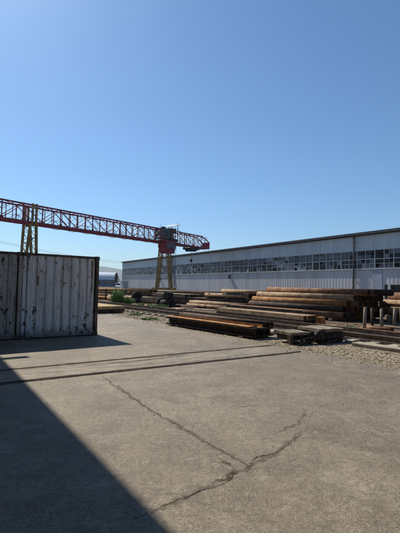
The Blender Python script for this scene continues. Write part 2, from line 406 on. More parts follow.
CR = [
 ([(-1.67,7.12),(-.82,5.68),(.04,4.39),(.51,3.77)], .013, .004),
 ([(-.32,3.0),(.04,3.33),(.3,3.51),(.51,3.77),(.87,4.16),(1.22,4.68)], .015, .014),
 ([(1.22,4.68),(1.4,5.0),(1.7,5.6)], .005, .014),
 ([(.22,3.45),(.30,3.66),(.16,3.9)], .004, .014),
 ([(1.0,5.2),(1.5,5.9),(2.6,5.8),(3.3,6.3)], .005, .016),
 ([(-2.6,8.4),(-1.2,8.7),(.2,9.6)], .010, .014),
]
for i, (p, w, j) in enumerate(CR): crack(p, w*.62, j, 100+i)
crumble([(-1.75,7.25),(-.82,5.68),(.04,4.39),(.55,3.72)], .20, 1)
crumble([(-.45,2.9),(.04,3.33),(.51,3.77),(.87,4.16),(1.25,4.72)], .22, 2)
crumble([(.2,3.4),(.35,3.7),(.2,4.0)], .16, 3)
crumble([(.9,4.6),(1.25,4.95),(1.55,5.6)], .16, 4)
crumble([(-3.0,8.3),(-1.2,8.75),(.4,9.7)], .28, 5)
# strip of concrete and dirt between the two sunken rails
def mat_infill():
    k = NM('track_infill'); v = k.coord('Object', (.7, 3.0, 1))
    a = k.noise(v, 1.9, 9, .75, 1.3); b = k.noise(k.coord('Object'), 22, 5, .75)
    c = k.ramp(a, [(.33, (.08,.066,.05)), (.44, (.17,.136,.094)), (.54, (.25,.204,.142)), (.67, (.40,.34,.255))])
    c = k.mix(k.ramp(b, [(.38, .6), (.55, 0)]), c, (.08,.065,.052))
    k.bump(a, .5, .02); return k.out(c, .75, 0, .5)
M['infill'] = mat_infill()
ra, rb = Vector((-3.76,7.51,0)), Vector((2.07,11.39,0))
rc, rd = Vector((-3.28,6.57,0)), Vector((2.68,10.39,0))
ang = math.atan2(3.88, 5.83)
mid0 = (ra+rc)/2
b = MB(); rr = random.Random(5); N = 40; x0, x1 = -2.6, 6.6; top = []; bot = []
for i in range(N+1):
    x = x0+(x1-x0)*i/N
    top.append((x, .60+rr.uniform(-.02,.02)+.012*x, .008)); bot.append((x, -.60+rr.uniform(-.02,.02)-.012*x, .008))
b.add(top+bot, [(N+1+i, N+2+i, i+1, i) for i in range(N)])
struct(b.build('track_infill', M['infill'], loc=mid0, rz=ang))
for pts, w, sd, zz in (([(-4.2,7.0),(-2.4,8.2),(-1.2,8.75),(-.4,9.75),(1.2,10.6)], .30, 31, .0075), ([(-3.2,7.2),(-1.5,8.2),(.3,9.0),(1.6,10.1)], .22, 32, .0085)):
    o = crumble(pts, w, sd); o.location.z = zz
o = crack([(-2.3,8.1),(-1.5,8.5),(-.9,9.0),(-.2,9.55)], .03, .02, 33); o.location.z = .0085
def sunk_rail(p, q, label, s):
    d = (q-p); L = d.length; t = d.normalized(); n = Vector((-t.y, t.x, 0)); L0 = 2.4
    o = thing('sunken_rail', label, 'rail', p-t*L0, math.atan2(t.y, t.x), 'rails sunk in the yard pavement')
    b = MB(); prof = [(-.036,-.1),(.036,-.1),(.036,.014),(.022,.024),(-.022,.024),(-.036,.014)]
    b.prism(prof, 0, L+L0); b.build('rail_head', M['rail'], o)
    g = MB(); vs = []; K = 90; r2 = random.Random(int(L*100))
    for i in range(K+1):
        x = (L+L0-.3)*i/K; vs += [(x, s*.037, .012), (x, s*(.062+r2.uniform(-.015,.015)), .012)]
    g.add(vs, [(2*i, 2*i+1, 2*i+3, 2*i+2) for i in range(K)]); g.build('groove', M['crack'], o)
    e = MB(); vs = []
    for i in range(K+1):
        x = (L+L0-.6)*i/K; vs += [(x, -s*.037, .0125), (x, -s*(.075+r2.uniform(-.02,.02)), .0125)]
    e.add(vs, [(2*i, 2*i+1, 2*i+3, 2*i+2) for i in range(K)]); e.build('mortar_edge', M['concrete_pale'], o)
sunk_rail(ra, rb, 'sunken yard rail on the container side, ending short at the gravel', -1)
sunk_rail(rc, rd, 'sunken yard rail farther from the container, nearer the long diagonal crack', -1)

# loose gravel
def gravel(name, n, seed, fn, smin, smax, z=0.0):
    rr = random.Random(seed); b = MB()
    ico = [(0,0,1),(.894,0,.447),(.276,.851,.447),(-.724,.526,.447),(-.724,-.526,.447),(.276,-.851,.447),(.724,.526,-.447),(-.276,.851,-.447),(-.894,0,-.447),(-.276,-.851,-.447),(.724,-.526,-.447),(0,0,-1)]
    fs = [(0,1,2),(0,2,3),(0,3,4),(0,4,5),(0,5,1),(1,6,2),(2,7,3),(3,8,4),(4,9,5),(5,10,1),(1,10,6),(2,6,7),(3,7,8),(4,8,9),(5,9,10),(6,11,10),(7,11,6),(8,11,7),(9,11,8),(10,11,9)]
    k = 0
    while k < n:
        q = fn(rr)
        if q is None: continue
        s = smin+(smax-smin)*rr.random()**2.5; a = rr.random()*6.28; ca, sa = math.cos(a), math.sin(a)
        sx, sy, sz = s*rr.uniform(.7,1.2), s*rr.uniform(.6,1.), s*rr.uniform(.30,.55)
        vs = []
        for (x, y, w) in ico:
            j = rr.uniform(.75, 1.2); x, y, w = x*sx*j, y*sy*j, w*sz*j
            vs.append((q[0]+x*ca-y*sa, q[1]+x*sa+y*ca, z+w+sz*.45))
        b.add(vs, fs); k += 1
    me = bpy.data.meshes.new(name); me.from_pydata(b.v, [], b.f); me.materials.append(M['stone'])
    o = bpy.data.objects.new(name, me); COL.objects.link(o); return stuff(o)
ed_d = Vector((-9.28,13.4)).normalized(); ed_n = Vector((ed_d.y, -ed_d.x))
def g_fn(rr):
    s = rr.random()**1.7*26-3.0; w = rr.uniform(-.12, 3.6)
    if rr.random() < .22: w = -abs(rr.gauss(0, .3))
    p = Vector((4.44, 8.66))+ed_d*s+ed_n*w
    return (p.x, p.y)
gravel('gravel', 19000, 3, g_fn, .008, .042, -.008)
def y_fn(rr):
    p = Vector((rr.uniform(-4, 7), rr.uniform(2.6, 12)))
    d = (p-Vector((4.44,8.66))).dot(ed_n)
    if d > -.1 or rr.random() > math.exp(d/1.1)+.05: return None
    return (p.x, p.y)
gravel('grit', 900, 4, y_fn, .003, .014, .002)
def e_fn(rr):
    s = rr.random()**1.5*30-4; w = rr.uniform(3.4, 8.5)
    p = Vector((4.44, 8.66))+ed_d*s+ed_n*w
    return (p.x, p.y)
gravel('rubble', 1800, 9, e_fn, .03, .11, -.02)

# ---------------------------------------------------------------- distant hills
b = MB(); rr = random.Random(2); vs = []; n = 90
ph = [rr.uniform(0, 6.28) for _ in range(6)]
for i in range(n+1):
    az = rad(62-124*i/n); h = 205+45*math.sin(i*.16+ph[0])+24*math.sin(i*.45+ph[1])+10*math.sin(i*1.3+ph[2])
    D0 = 4300
    for (d, z) in ((D0-1500, -1), (D0-500, h*.55), (D0, h), (D0+900, -1)):
        vs.append((-math.sin(az)*d, math.cos(az)*d, z))
b.add(vs, [(4*i+j, 4*i+4+j, 4*i+5+j, 4*i+1+j) for i in range(n) for j in range(3)], 0, True)
struct(b.build('hills', M['hill']))

# ---------------------------------------------------------------- long factory hall
HAZE = 1.3e-4
HD = Vector((-.5134, .8581, 0)); HN = Vector((.8581, .5134, 0))       # along the wall (away), into the hall
L_H = 112+48; h_org = Vector((-29.7, 150, 0))
hall = thing('factory_hall', 'long grey metal clad factory hall with a strip of broken windows along its side', 'building', h_org, math.atan2(-HD.y, -HD.x))
# local +x runs back towards the camera along the wall, local +y runs into the hall
Z1, Z2, Z3 = 4.75, 7.45, 10.1
def corrug(b, x0, x1, z0, z1, pitch, dep, mi=0, y=0.0):
    n = int((x1-x0)/pitch); pts = []
    for i in range(n):
        x = x0+i*pitch
        pts += [(x, y), (x+pitch*.42, y), (x+pitch*.52, y-dep), (x+pitch*.90, y-dep)]
    pts.append((x1, y)); N = len(pts)
    b.add([(x, yy, z0) for x, yy in pts]+[(x, yy, z1) for x, yy in pts], [(i, i+1, N+i+1, N+i) for i in range(N-1)], mi)
DEP = 30.0
# local axis check: rotz maps +x to -HD; +y then maps to perpendicular
b = MB(); corrug(b, 0, L_H, .35, Z1-.1, .62, .012); b.build('lower_wall', M['clad_low'], hall)
b = MB(); corrug(b, 0, L_H, Z2+.1, Z3-.35, 1.24, .012); b.build('upper_wall', M['clad_up'], hall)
b = MB(); b.box(0, L_H, -.02, .25, 0, .345); b.build('plinth', M['plinth'], hall)
b = MB(); b.add([(0,.05,0),(0,DEP,0),(0,DEP,Z3),(0,.05,Z3)], [(0,1,2,3)]); b.build('end_wall', M['clad_low'], hall)
b = MB(); b.add([(0,DEP,0),(L_H,DEP,0),(L_H,DEP,Z3),(0,DEP,Z3),(L_H,.05,0),(L_H,.05,Z3)], [(0,1,2,3),(1,4,5,2)]); b.build('rear_wall', M['clad_low'], hall)
b = MB(); b.prism([(-.55,Z3),(DEP+.4,Z3),(DEP+.4,Z3+.12),(DEP/2,Z3+.6),(-.55,Z3+.12)], -.4, L_H+.2); b.build('roof', M['roofing'], hall)
b = MB(); b.box(-.4, L_H, -.60, -.553, Z3-.22, Z3+.14); b.build('roof_fascia', M['fascia'], hall)
b = MB(); b.box(0, L_H, -.14, -.06, Z3-.36, Z3-.10); b.build('eaves_beam', M['fascia'], hall)
b = MB(); b.box(0, L_H, -.17, -.02, Z1-.16, Z1+.02); b.build('window_ledge', M['frame_white'], hall)
b = MB(); b.box(0, L_H, -.10, -.02, Z2-.02, Z2+.10); b.build('window_header', M['flash'], hall)
b = MB(); b.box(.02, L_H-.1, .9, .95, Z1-.5, Z2+.5); b.build('dark_backing', M['void'], hall)  # dark sheet added behind the panes to stand in for the unlit hall
# window bays of 6 m, each its own window with frame and panes
rr = random.Random(12); BAY = 6.0
for i in range(int(L_H/BAY)):
    x0 = i*BAY+.06; x1 = x0+BAY-.12
    t = x0/112.0
    fb = MB()
    zt = Z1+.02; zm = Z1+1.38; ztop = Z2-.02
    nx = 4
    fb.box(x0-.06, x0+.05, -.13, .03, zt, ztop)
    for c in range(1, nx):
        x = x0+(x1-x0)*c/nx; w = .055 if c == 2 else .035
        fb.box(x-w, x+w, -.09, .02, zt, ztop)
    for (z, w) in ((zm, .06), ((zm+ztop)/2, .018), ((zm+zt)/2, .018)):
        if w > .05 or rr.random() < .45: fb.box(x0+.05, x1, -.075, .01, z-w, z+w)
    for c in range(nx):
        x = x0+(x1-x0)*(c+.5)/nx
        if rr.random() < .6: fb.box(x-.016, x+.016, -.06, .008, zt if rr.random() < .8 else zm, ztop)
    win = fb.build('window', M['frame_white'], hall)
    pb = MB()
    for c in range(nx*2):
        xa = x0+(x1-x0)*c/(nx*2)+.01; xb = x0+(x1-x0)*(c+1)/(nx*2)-.01
        hz_ = [(zt, (zm+zt)/2), ((zm+zt)/2, zm-.06), (zm+.06, (zm+ztop)/2), ((zm+ztop)/2, ztop)]
        for row, (za, zb) in enumerate(hz_):
            q = rr.random(); g = i*8+c
            cl = .5+.5*math.sin(g*.21+row*.7+1)*math.sin(g*.067+row*.35)+.16*math.sin(g*.53+row*1.3)
            if t < .42: mi = 1 if q < .60 else 2 if q < .93 else 0
            elif t < .58: mi = 1 if q < .12+.3*cl else 2 if q < .7 else 0
            else:
                pm = .05+.42*max(0, cl-.35) if row < 2 else .10+.40*max(0, cl-.3)
                pg = .35 if row < 2 else .62
                mi = (1 if cl > .82 else 0 if cl < .5 else 2) if row < 2 else (1 if cl > .88 else 2 if cl > .22 else 0)
                if q < .07: mi = rr.choice((0, 1, 2))
            if t > .38 and rr.random() < (.20 if row < 2 else .10):      # broken pane: a jagged remnant
                m = 4; vs = []; up = rr.random() < .5; zc = rr.uniform(.2, .8)*(zb-za)
                for j in range(m+1):
                    x = xa+(xb-xa)*j/m; zz = max(.03, min(zb-za-.03, zc+rr.uniform(-.25,.25)))
                    vs += [(x, 0, zb if up else za), (x, 0, (zb-zz) if up else (za+zz))]
                pb.add(vs, [(2*j, 2*j+2, 2*j+3, 2*j+1) for j in range(m)], mi); continue
            tl = rr.uniform(-.015, .015)
            pb.add([(xa, 0, za), (xb, tl, za), (xb, tl, zb), (xa, 0, zb)], [(0,1,2,3)], mi)
    pb.build('panes', [M['pane_dark'], M['pane_pale'], M['pane_grey']], win)
# drain pipes, pilasters, patched panel, door
def hx(px): return px
for x in (104.5, 42.0, 140.0):
    b = MB(); b.tube((x, -.24, .2), (x, -.24, Z3-.25), .11, 10); b.tube((x, -.24, Z3-.3), (x, -.5, Z3-.12), .11, 8)
    for z in (1.5, 3.2, 5.0, 7.0, 8.8): b.box(x-.16, x+.16, -.36, -.06, z, z+.06)
    b.build('drain_pipe', M['fascia'], hall)
b = MB(); b.box(109.6, 126, -.11, -.075, .36, 2.35); b.build('loading_opening', M['void'], hall)
for k in range(7):
    b = MB(); x = 110.4+k*2.3; b.box(x-.2, x+.2, -.3, -.12, 0, 2.4); b.build('pilaster', M['frame_white'], hall)
b = MB(); b.box(107.6, 109.2, -.082, -.074, 1.6, Z1-.2); b.build('wall_patch', mat_cladding('blue_patch', (.38,.43,.52), (.3,.3,.33)), hall)
for (x, z, w, h) in ((58.5, 6.5, .7, .6), (71.0, 3.4, .5, .9), (34.0, 3.0, .6, .8)):
    b = MB(); b.box(x, x+w, -.35, -.075, z, z+h); b.build('wall_box', M['fascia'], hall)
b = MB(); b.box(-.18, .05, -.12, .06, 0, Z3-.3); b.build('corner_trim', M['flash'], hall)

# ---------------------------------------------------------------- workshop beside the camera (casts the big shadow)
HE = 8.5
lag = HE/math.tan(SUN_EL)
sA, sB = Vector((-4.47, 8.89, 0)), Vector((-.16, 2.76, 0))
sh = Vector((-math.sin(SUN_AZ), math.cos(SUN_AZ), 0))*lag
eA, eB = sA+sh, sB+sh                                   # eave line straight above this
ed = (eA-eB).normalized(); nrm = Vector((-ed.y, ed.x, 0))
w_org = eA+ed*.45
ws = thing('workshop_building', 'tall plastered workshop with a deep flat eave left of the camera, casting the large shadow', 'building', w_org, math.atan2(-ed.y, -ed.x))
# local +x towards and past the camera along the eave; local -y is away from the yard
b = MB(); b.box(0, 42, -16, 0, HE, HE+.35); b.build('roof', M['roofing'], ws)
b = MB(); b.box(3.2, 41, -15, -3.1, 0, HE); b.build('wall', M['plaster'], ws)
b = MB()
for k in range(14): b.box(.6+k*3, .8+k*3, -3.1, -.1, HE-.22, HE-.002)
b.build('eave_rafter', M['dark_steel'], ws)
b = MB(); sx_ = (eA-eB).length; b.box(.55, .68, -.3, .55, HE+.05, HE+.2); b.build('eave_bracket', M['dark_steel'], ws)
for k in range(5):
    b = MB(); x = 8+k*6; b.box(x, x+2.4, -3.1, -3.06, 2.2, 5.0); w = b.build('window', M['frame_white'], ws)
    b = MB(); b.box(x+.1, x+1.15, -3.06, -3.05, 2.3, 4.9); b.box(x+1.25, x+2.3, -3.06, -3.05, 2.3, 4.9); b.build('panes', M['glass_dark'], w)

M['blocker_dark'] = mat_simple('sky_blocker_wall', (.075,.065,.058), .95)  # dark colour chosen so the added block returns little light
yb = thing('sky_blocker', 'added dark block behind the camera, shaped as a workshop to keep skylight out', 'building', (-26, -6.0, 0), rad(-4))  # unseen building added behind the camera to deepen the foreground shadow
b = MB(); b.box(0, 62, -14, 0, 0, 15.0); b.build('wall', M['blocker_dark'], yb)
b = MB(); b.box(-.4, 62.4, -14.4, .5, 15.0, 15.4); b.build('roof', M['roofing'], yb)
for k in range(12):
    b = MB(); b.box(2+k*5, 4.6+k*5, .02, .08, 2.0, 6.0); w = b.build('window', M['frame_white'], yb)
    b = MB(); b.box(2.1+k*5, 3.25+k*5, .081, .10, 2.1, 5.9); b.box(3.35+k*5, 4.5+k*5, .081, .10, 2.1, 5.9); b.build('panes', M['glass_dark'], w)

# ---------------------------------------------------------------- shipping containers
CW, CH, CL = 2.36, 2.59, 6.06
def container(loc, ang, label, mp, seed):
    rr = random.Random(seed)
    o = thing('shipping_container', label, 'container', loc, ang, 'grey shipping containers side by side')
    # local x along the visible end (left to right), local y back
    for x in (0, CW-.13):
        for y in (0, CL-.13):
            b = MB(); xx = x+.03 if x > 1 else x; b.box(xx, xx+.10, y, y+.13, .1, CH-.1, ch=.012); b.build('corner_post', M['cont_frame'] if x > 1 and seed == 1 else mp, o)
    b = MB(); b.box(.13, CW-.13, .01, .10, CH-.085, CH-.012); b.box(.13, CW-.13, CL-.1, CL-.01, CH-.13, CH-.012)
    b.box(.02, .10, .13, CL-.13, CH-.1, CH-.012); b.box(CW-.10, CW-.02, .13, CL-.13, CH-.1, CH-.012); b.build('top_rail', M['cont_frame'], o)
    b = MB(); b.box(.13, CW-.13, .01, .10, .03, .17); b.box(.13, CW-.13, CL-.1, CL-.01, .03, .17)
    b.box(.02, .10, .13, CL-.13, .03, .17); b.box(CW-.10, CW-.02, .13, CL-.13, .03, .17); b.build('bottom_rail', mp, o)
    for x in (-.012, CW-.165):
        for y in (-.012, CL-.165):
            for z in (0, CH-.118):
                b = MB(); b.box(x, x+.177, y, y+.177, z, z+.118, ch=.015); b.build('corner_casting', M['cont_frame'], o)
    # corrugated blind end with slightly dented ribs
    def panel(x0, x1, y, z0, z1, flip, axis):
        n = max(2, round((x1-x0)/.262)); p = (x1-x0)/n; pts = []
        for i in range(n):
            x = x0+i*p
            pts += [(x, .04), (x+p*.12, 0), (x+p*.60, 0), (x+p*.74, .04)] 
        pts.append((x1, .04)); m = 9; vs = []; N = len(pts)
        ph = [(rr.uniform(x0, x1), rr.uniform(z0+.3, z1), rr.uniform(.15,.4), rr.uniform(-.02,.045)) for _ in range(9)]
        for r in range(m+1):
            z = z0+(z1-z0)*r/m
            for (x, d) in pts:
                dd = d+sum(a*math.exp(-((x-cx)**2+(z-cz)**2)/(w*w)) for cx, cz, w, a in ph)
                dd = max(-.01, dd)
                vs.append((x, y+flip*dd, z) if axis == 0 else (y+flip*dd, x, z))
        return vs, [(r*N+i, r*N+i+1, (r+1)*N+i+1, (r+1)*N+i) for r in range(m) for i in range(N-1)]
    b = MB(); b.add(*panel(.13, CW-.13, .03, .17, CH-.085, 1, 0)); b.build('end_wall', mp, o)
    b = MB(); b.add(*panel(.13, CW-.13, CL-.03, .17, CH-.13, -1, 0)); b.build('rear_wall', mp, o)
    for x, f in ((.03, 1), (CW-.03, -1)):
        b = MB(); b.add(*panel(.13, CL-.13, x, .17, CH-.1, f, 1)); b.build('side_wall', mp, o)
    b = MB(); b.box(.1, CW-.1, .1, CL-.1, CH-.06, CH-.03); b.build('roof', mp, o)
    b = MB(); b.box(.1, CW-.1, .1, CL-.1, .12, .16); b.build('floor', M['dark_steel'], o)
    return o
cA = Vector((-3.35, 12.97, 0)); cdir = Vector((-5.68+3.35, 11.25-12.97, 0)).normalized(); cang = math.atan2(-cdir.y, -cdir.x)
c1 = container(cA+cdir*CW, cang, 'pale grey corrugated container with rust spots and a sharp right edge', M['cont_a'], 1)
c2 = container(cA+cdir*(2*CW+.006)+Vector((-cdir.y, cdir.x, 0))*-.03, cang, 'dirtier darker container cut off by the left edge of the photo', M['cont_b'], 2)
def streak(o, x, z0, z1, w, seed):
    r2 = random.Random(seed); b = MB(); n = 14; vs = []
    for i in range(n+1):
        z = z1-(z1-z0)*i/n; ww = w*(1-.6*i/n)*r2.uniform(.6, 1.1)
        vs += [(x-ww/2, .0265, z), (x+ww/2, .0265, z)]
    b.add(vs, [(2*i, 2*i+1, 2*i+3, 2*i+2) for i in range(n)]); b.build('rust_streak', M['rust_streak'], o)
streak(c1, 2.13, 1.35, 2.44, .08, 1); streak(c1, .44, 1.2, 2.44, .09, 2)

# ---------------------------------------------------------------- gantry crane
P1, P2 = Vector((-26.0, 59, 0)), Vector((-7.6, 83, 0))
bd = (P2-P1); SP = bd.length; bd.normalize()
crane = thing('gantry_crane', 'tall gantry crane with a maroon lattice bridge on ochre lattice legs', 'crane', (P1+P2)/2, math.atan2(bd.y, bd.x))
HX = SP/2; ZB, ZT = 10.65, 13.3
XA, XB = -HX-11.0, HX+14.6; NP = 18; PW = (XB-XA)/NP; HW = 1.0
for y, nm in ((-HW, 'near'), (HW, 'far')):
    b = MB(); b.bar((XA, y, ZB), (XB, y, ZB), .24, .34)
    b.bar((XA, y, ZT), (XB-PW*.9, y, ZT), .20, .22); b.bar((XB-PW*.9, y, ZT), (XB, y, ZB+1.45), .18)
    for i in range(NP+1):
        x = XA+i*PW; zt = ZT if i < NP else ZB+1.45
        b.bar((x, y, ZB+.1), (x, y, zt), .13)
        if i < NP:
            zt2 = ZT if i+1 < NP else ZB+1.45
            if i % 2 == 0: b.bar((x, y, ZB+.1), (x+PW, y, zt2-.1), .10)
            else: b.bar((x, y, ZT-.1), (x+PW, y, ZB+.1), .10)
            b.bar((x+PW/2, y, ZB+.1), (x+PW/2, y, ZT if i < NP-1 else ZB+2), .08); b.bar((x, y, (ZB+ZT)/2), (x+PW/2, y, ZB+.1 if i % 2 else ZT-.1), .06); b.bar((x+PW/2, y, ZT-.1 if i % 2 else ZB+.1), (x+PW, y, (ZB+ZT)/2), .06)
            b.box(x-.22, x+.22, y-.09, y-.075, ZB+.1, ZB+.42)
    b.build('side_truss', M['maroon'], crane)
b = MB()
for i in range(NP+1):
    x = XA+i*PW; zt = ZT if i < NP else ZB+1.45
    b.bar((x, -HW, ZB), (x, HW, ZB), .14); b.bar((x, -HW, zt), (x, HW, zt), .10)
    if i < NP: b.bar((x, -HW if i % 2 else HW, ZB), (x+PW, HW if i % 2 else -HW, ZB), .08); b.bar((x, HW if i % 2 else -HW, ZT), (x+PW*.95, -HW if i % 2 else HW, ZT-.02), .07)
b.build('cross_bracing', M['maroon'], crane)
b = MB(); b.box(XA, XB-2, HW+.12, HW+.75, ZB+.12, ZB+.17)
for i in range(int((XB-XA-2)/2)): b.bar((XA+i*2, HW+.72, ZB+.17), (XA+i*2, HW+.72, ZB+1.2), .04)
b.bar((XA, HW+.72, ZB+1.2), (XB-2, HW+.72, ZB+1.2), .045); b.build('walkway', M['maroon'], crane)
b = MB(); b.box(XB-.05, XB+.12, -1.1, 1.1, ZB-.15, ZB+1.5); b.box(XB+.1, XB+.35, -.9, -.45, ZB-.1, ZB+.3); b.box(XB+.1, XB+.35, .45, .9, ZB-.1, ZB+.3); b.build('end_stop', M['maroon'], crane)
for X in (-HX, HX):
    for sy in (-1, 1):
        b = MB(); yt, yb = sy*1.05, sy*2.15
        ztop = ZB-.2
        for dx in (-.34, .34):
            b.bar((X+dx*1.5, yt, ztop), (X+dx*.8, yb, .8), .20, .20)
            b.bar((X+dx*1.5, yt-sy*.42, ztop), (X+dx*.8, yb-sy*.36, .8), .15, .15)
        nl = 9
        for i in range(nl):
            t0, t1 = i/nl, (i+1)/nl
            def pt(t, s): return (X+s*(.51*(1-t)+.27*t), yt*(1-t)+yb*t, ztop*(1-t)+.8*t)
            b.bar(pt(t0, -1), pt(t1, 1), .07); b.bar(pt(t1, -1), pt(t1, 1), .07)
            def pq(t, o): return (X+.51*(1-t)+.27*t, (yt*(1-t)+yb*t)-sy*o*(.42*(1-t)+.36*t), ztop*(1-t)+.8*t)
            b.bar(pq(t0, 0), pq(t1, 1), .06)
        b.build('leg', M['ochre_paint'], crane)
        if X < 0:
            b = MB()
            for dx in (-.3, .3): b.bar((X+dx, sy*1.2, ZB-.2), (X+dx, sy*1.2, ZT+.2), .26)
            b.build('leg_head', M['ochre_paint'], crane)
    b = MB(); b.bar((X, -1.9, 3.2), (X, 1.5, 6.8), .12); b.bar((X, 1.4, 7.6), (X, -1.5, 8.4), .10); b.bar((X, -2.0, 3.0), (X, 2.0, 3.0), .14); b.bar((X, -1.05, ZB-.35), (X, 1.05, ZB-.35), .3)
    b.build('leg_brace', M['ochre_paint'], crane)
    b = MB(); b.box(X-.28, X+.28, -3.3, 3.3, .62, 1.12, ch=.03); b.build('end_beam', M['ochre_paint'], crane)
    for y in (-2.9, -2.1, 2.1, 2.9):
        b = MB(); b.tube((X-.12, y, .45), (X+.12, y, .45), .30, 16); b.box(X-.22, X+.22, y-.2, y+.2, .45, .66); b.build('wheel', M['dark_steel'], crane)
# ladder on the far leg
b = MB(); 
for s in (-.2, .2): b.bar((HX+.9, -2.6+s, 1.0), (HX+.9, -1.1+s, ZB), .06)
for i in range(26):
    t = i/26; b.bar((HX+.9, -2.8+1.5*t, 1.0+(ZB-1)*t), (HX+.9, -2.4+1.5*t, 1.0+(ZB-1)*t), .035)
b.build('ladder', M['dark_steel'], crane)
# operator cabin hung under the bridge at the far legs
cx0, cx1 = HX-2.3, HX+.7
b = MB(); pr = [(cx0, ZB+.3), (cx1, ZB+.3), (cx1, ZB-1.1), (cx1-.45, ZB-2.35), (cx0+.65, ZB-2.35), (cx0, ZB-1.0)]
vs = [(x, y, z) for y in (-2.5, -.2) for (x, z) in pr]
b.add(vs, [(i, (i+1) % 6, 6+(i+1) % 6, 6+i) for i in range(6)]+[tuple(range(5,-1,-1)), tuple(range(6,12))]); cab = b.build('operator_cabin', M['maroon'], crane)
for (a, c) in ((.3, 1.1), (1.25, 1.95), (2.05, 2.7)):
    b = MB(); b.box(cx0+a, cx0+c, -2.53, -2.503, ZB-1.35, ZB-.35); b.build('window', M['pane_grey'], cab)
b = MB(); b.box(cx0-.25, cx0+.1, -2.2, -.5, ZB-2.2, ZB-2.1); b.build('step', M['dark_steel'], cab)
# winch house on top of the bridge
b = MB(); b.box(cx0+.1, cx0+2.2, -1.5, 1.1, ZB+.75, ZB+2.75, ch=.05); wh = b.build('winch_house', M['greygreen'], crane)
b = MB()
for i in range(5): b.box(cx0+.3+i*.33, cx0+.42+i*.33, -1.54, -1.502, ZB+1.1, ZB+2.5)
b.build('louvre', M['dark_steel'], wh)
b = MB(); b.box(cx0-.05, cx0+2.35, -1.7, 1.3, ZB+2.752, ZB+2.83); b.build('roof', M['dark_steel'], wh)
# hoist drum under its own tilted shelter
b = MB(); b.tube((cx0+3.3, -1.1, ZB+1.5), (cx0+3.3, 1.1, ZB+1.5), .7, 16); b.box(cx0+2.75, cx0+4.6, -1.2, 1.2, ZB+.3, ZB+1.0); b.build('hoist_drum', M['ochre_paint'], crane)
for (x, y, z) in ((2.9,-1.3,3.45),(4.9,-1.3,4.0),(2.9,1.3,3.45),(4.9,1.3,4.0)):
    b = MB(); b.bar((cx0+x, y, ZB+.3), (cx0+x, y, ZB+z), .1); b.build('shelter_post', M['maroon'], crane)
b = MB(); a = Matrix.Translation((cx0+3.95, 0, ZB+3.85)) @ Matrix.Rotation(rad(-16), 4, 'Y')
b.box(-1.5, 1.5, -1.7, 1.7, -.06, .06, M=a); b.build('shelter_roof', M['white_paint'], crane)
b = MB(); b.box(cx0+3.0, cx0+4.7, -1.0, 1.0, ZB+2.2, ZB+3.2); b.build('electric_cabinet', M['dark_steel'], crane)
b = MB()
for y in (-1.9, 1.5):
    for z in (ZB+.75, ZB+1.25): b.bar((cx0-1.2, y, z), (cx0+5.2, y, z), .045)
    for k in range(7): b.bar((cx0-1.2+k*1.06, y, ZB+.1), (cx0-1.2+k*1.06, y, ZB+1.25), .05)
b.box(cx0-1.2, cx0+5.2, -1.95, -1.05, ZB+.1, ZB+.16); b.build('service_platform', M['maroon'], crane)
b = MB(); b.bar((cx0+1.0, .2, ZB+2.8), (cx0+1.0, .2, ZB+3.9), .05); b.bar((cx0+4.9, -1.3, ZB+3.9), (cx0+4.9, -1.3, ZB+4.7), .05)
b.box(cx0+.5, cx0+1.2, -1.2, -.5, ZB+2.83, ZB+3.2); b.box(cx0+2.4, cx0+2.9, -1.5, -.6, ZB+.3, ZB+1.9); b.tube((cx0+3.0,-1.55,ZB+.6), (cx0+4.4,-1.55,ZB+.6), .28, 12)
for (p, q) in (((cx0+2.9,-1.6,ZB+.2),(cx0+3.6,-1.7,ZB-2.4)),((cx0+.2,-1.6,ZB+.8),(cx0+3.4,-1.75,ZB-1.0)),((cx0+3.8,-1.2,ZB+3.4),(cx0+6.5,-1.1,ZT)),((HX+2.5,-1.05,ZB),(HX+.8,-2.1,1.4))): b.tube(p, q, .05, 6)
b.build('machinery_clutter', M['dark_steel'], crane)
b = MB()
for k in range(10):
    xa = HX-28+k*2.8
    for q in range(6):
        ua, ub = q/6, (q+1)/6; b.tube((xa+2.8*ua, -1.25, ZB-.1-.55*4*ua*(1-ua)), (xa+2.8*ub, -1.25, ZB-.1-.55*4*ub*(1-ub)), .03, 5)
b.build('festoon_cable', M['dark_steel'], crane)
# trolley and hook below the cantilever
tx = HX+9.0
b = MB(); b.box(tx-1.7, tx+1.7, -1.15, 1.15, ZB-.75, ZB-.32, ch=.04); b.box(tx-1.2, tx-.2, -.8, .8, ZB-1.15, ZB-.75); b.box(tx+.3, tx+1.3, -.6, .6, ZB-1.05, ZB-.75)
for dx in (-1.4, 1.4):
    for y in (-1, 1): b.tube((tx+dx, y-.08, ZB-.22), (tx+dx, y+.08, ZB-.22), .16, 12)
tr = b.build('trolley', M['dark_steel'], crane)
b = MB()
for dx in (-.12, .12): b.tube((tx+dx, 0, ZB-1.1), (tx+dx, 0, 7.8), .025, 6)
b.build('hoist_cable', M['dark_steel'], tr)
b = MB(); b.box(tx-.32, tx+.32, -.16, .16, 7.15, 7.8, ch=.06)
pts = [Vector((tx+.28*math.sin(t)*1.0, 0, 6.75+.28*math.cos(t))) for t in [i*.45 for i in range(11)]]
b.tube((tx, 0, 7.15), (tx, 0, 7.0), .07, 8)
for p, q in zip(pts, pts[1:]): b.tube(p, q, .06, 8)
b.build('hook_block', M['dark_steel'], tr)
pd = Vector((-bd.y, bd.x, 0))
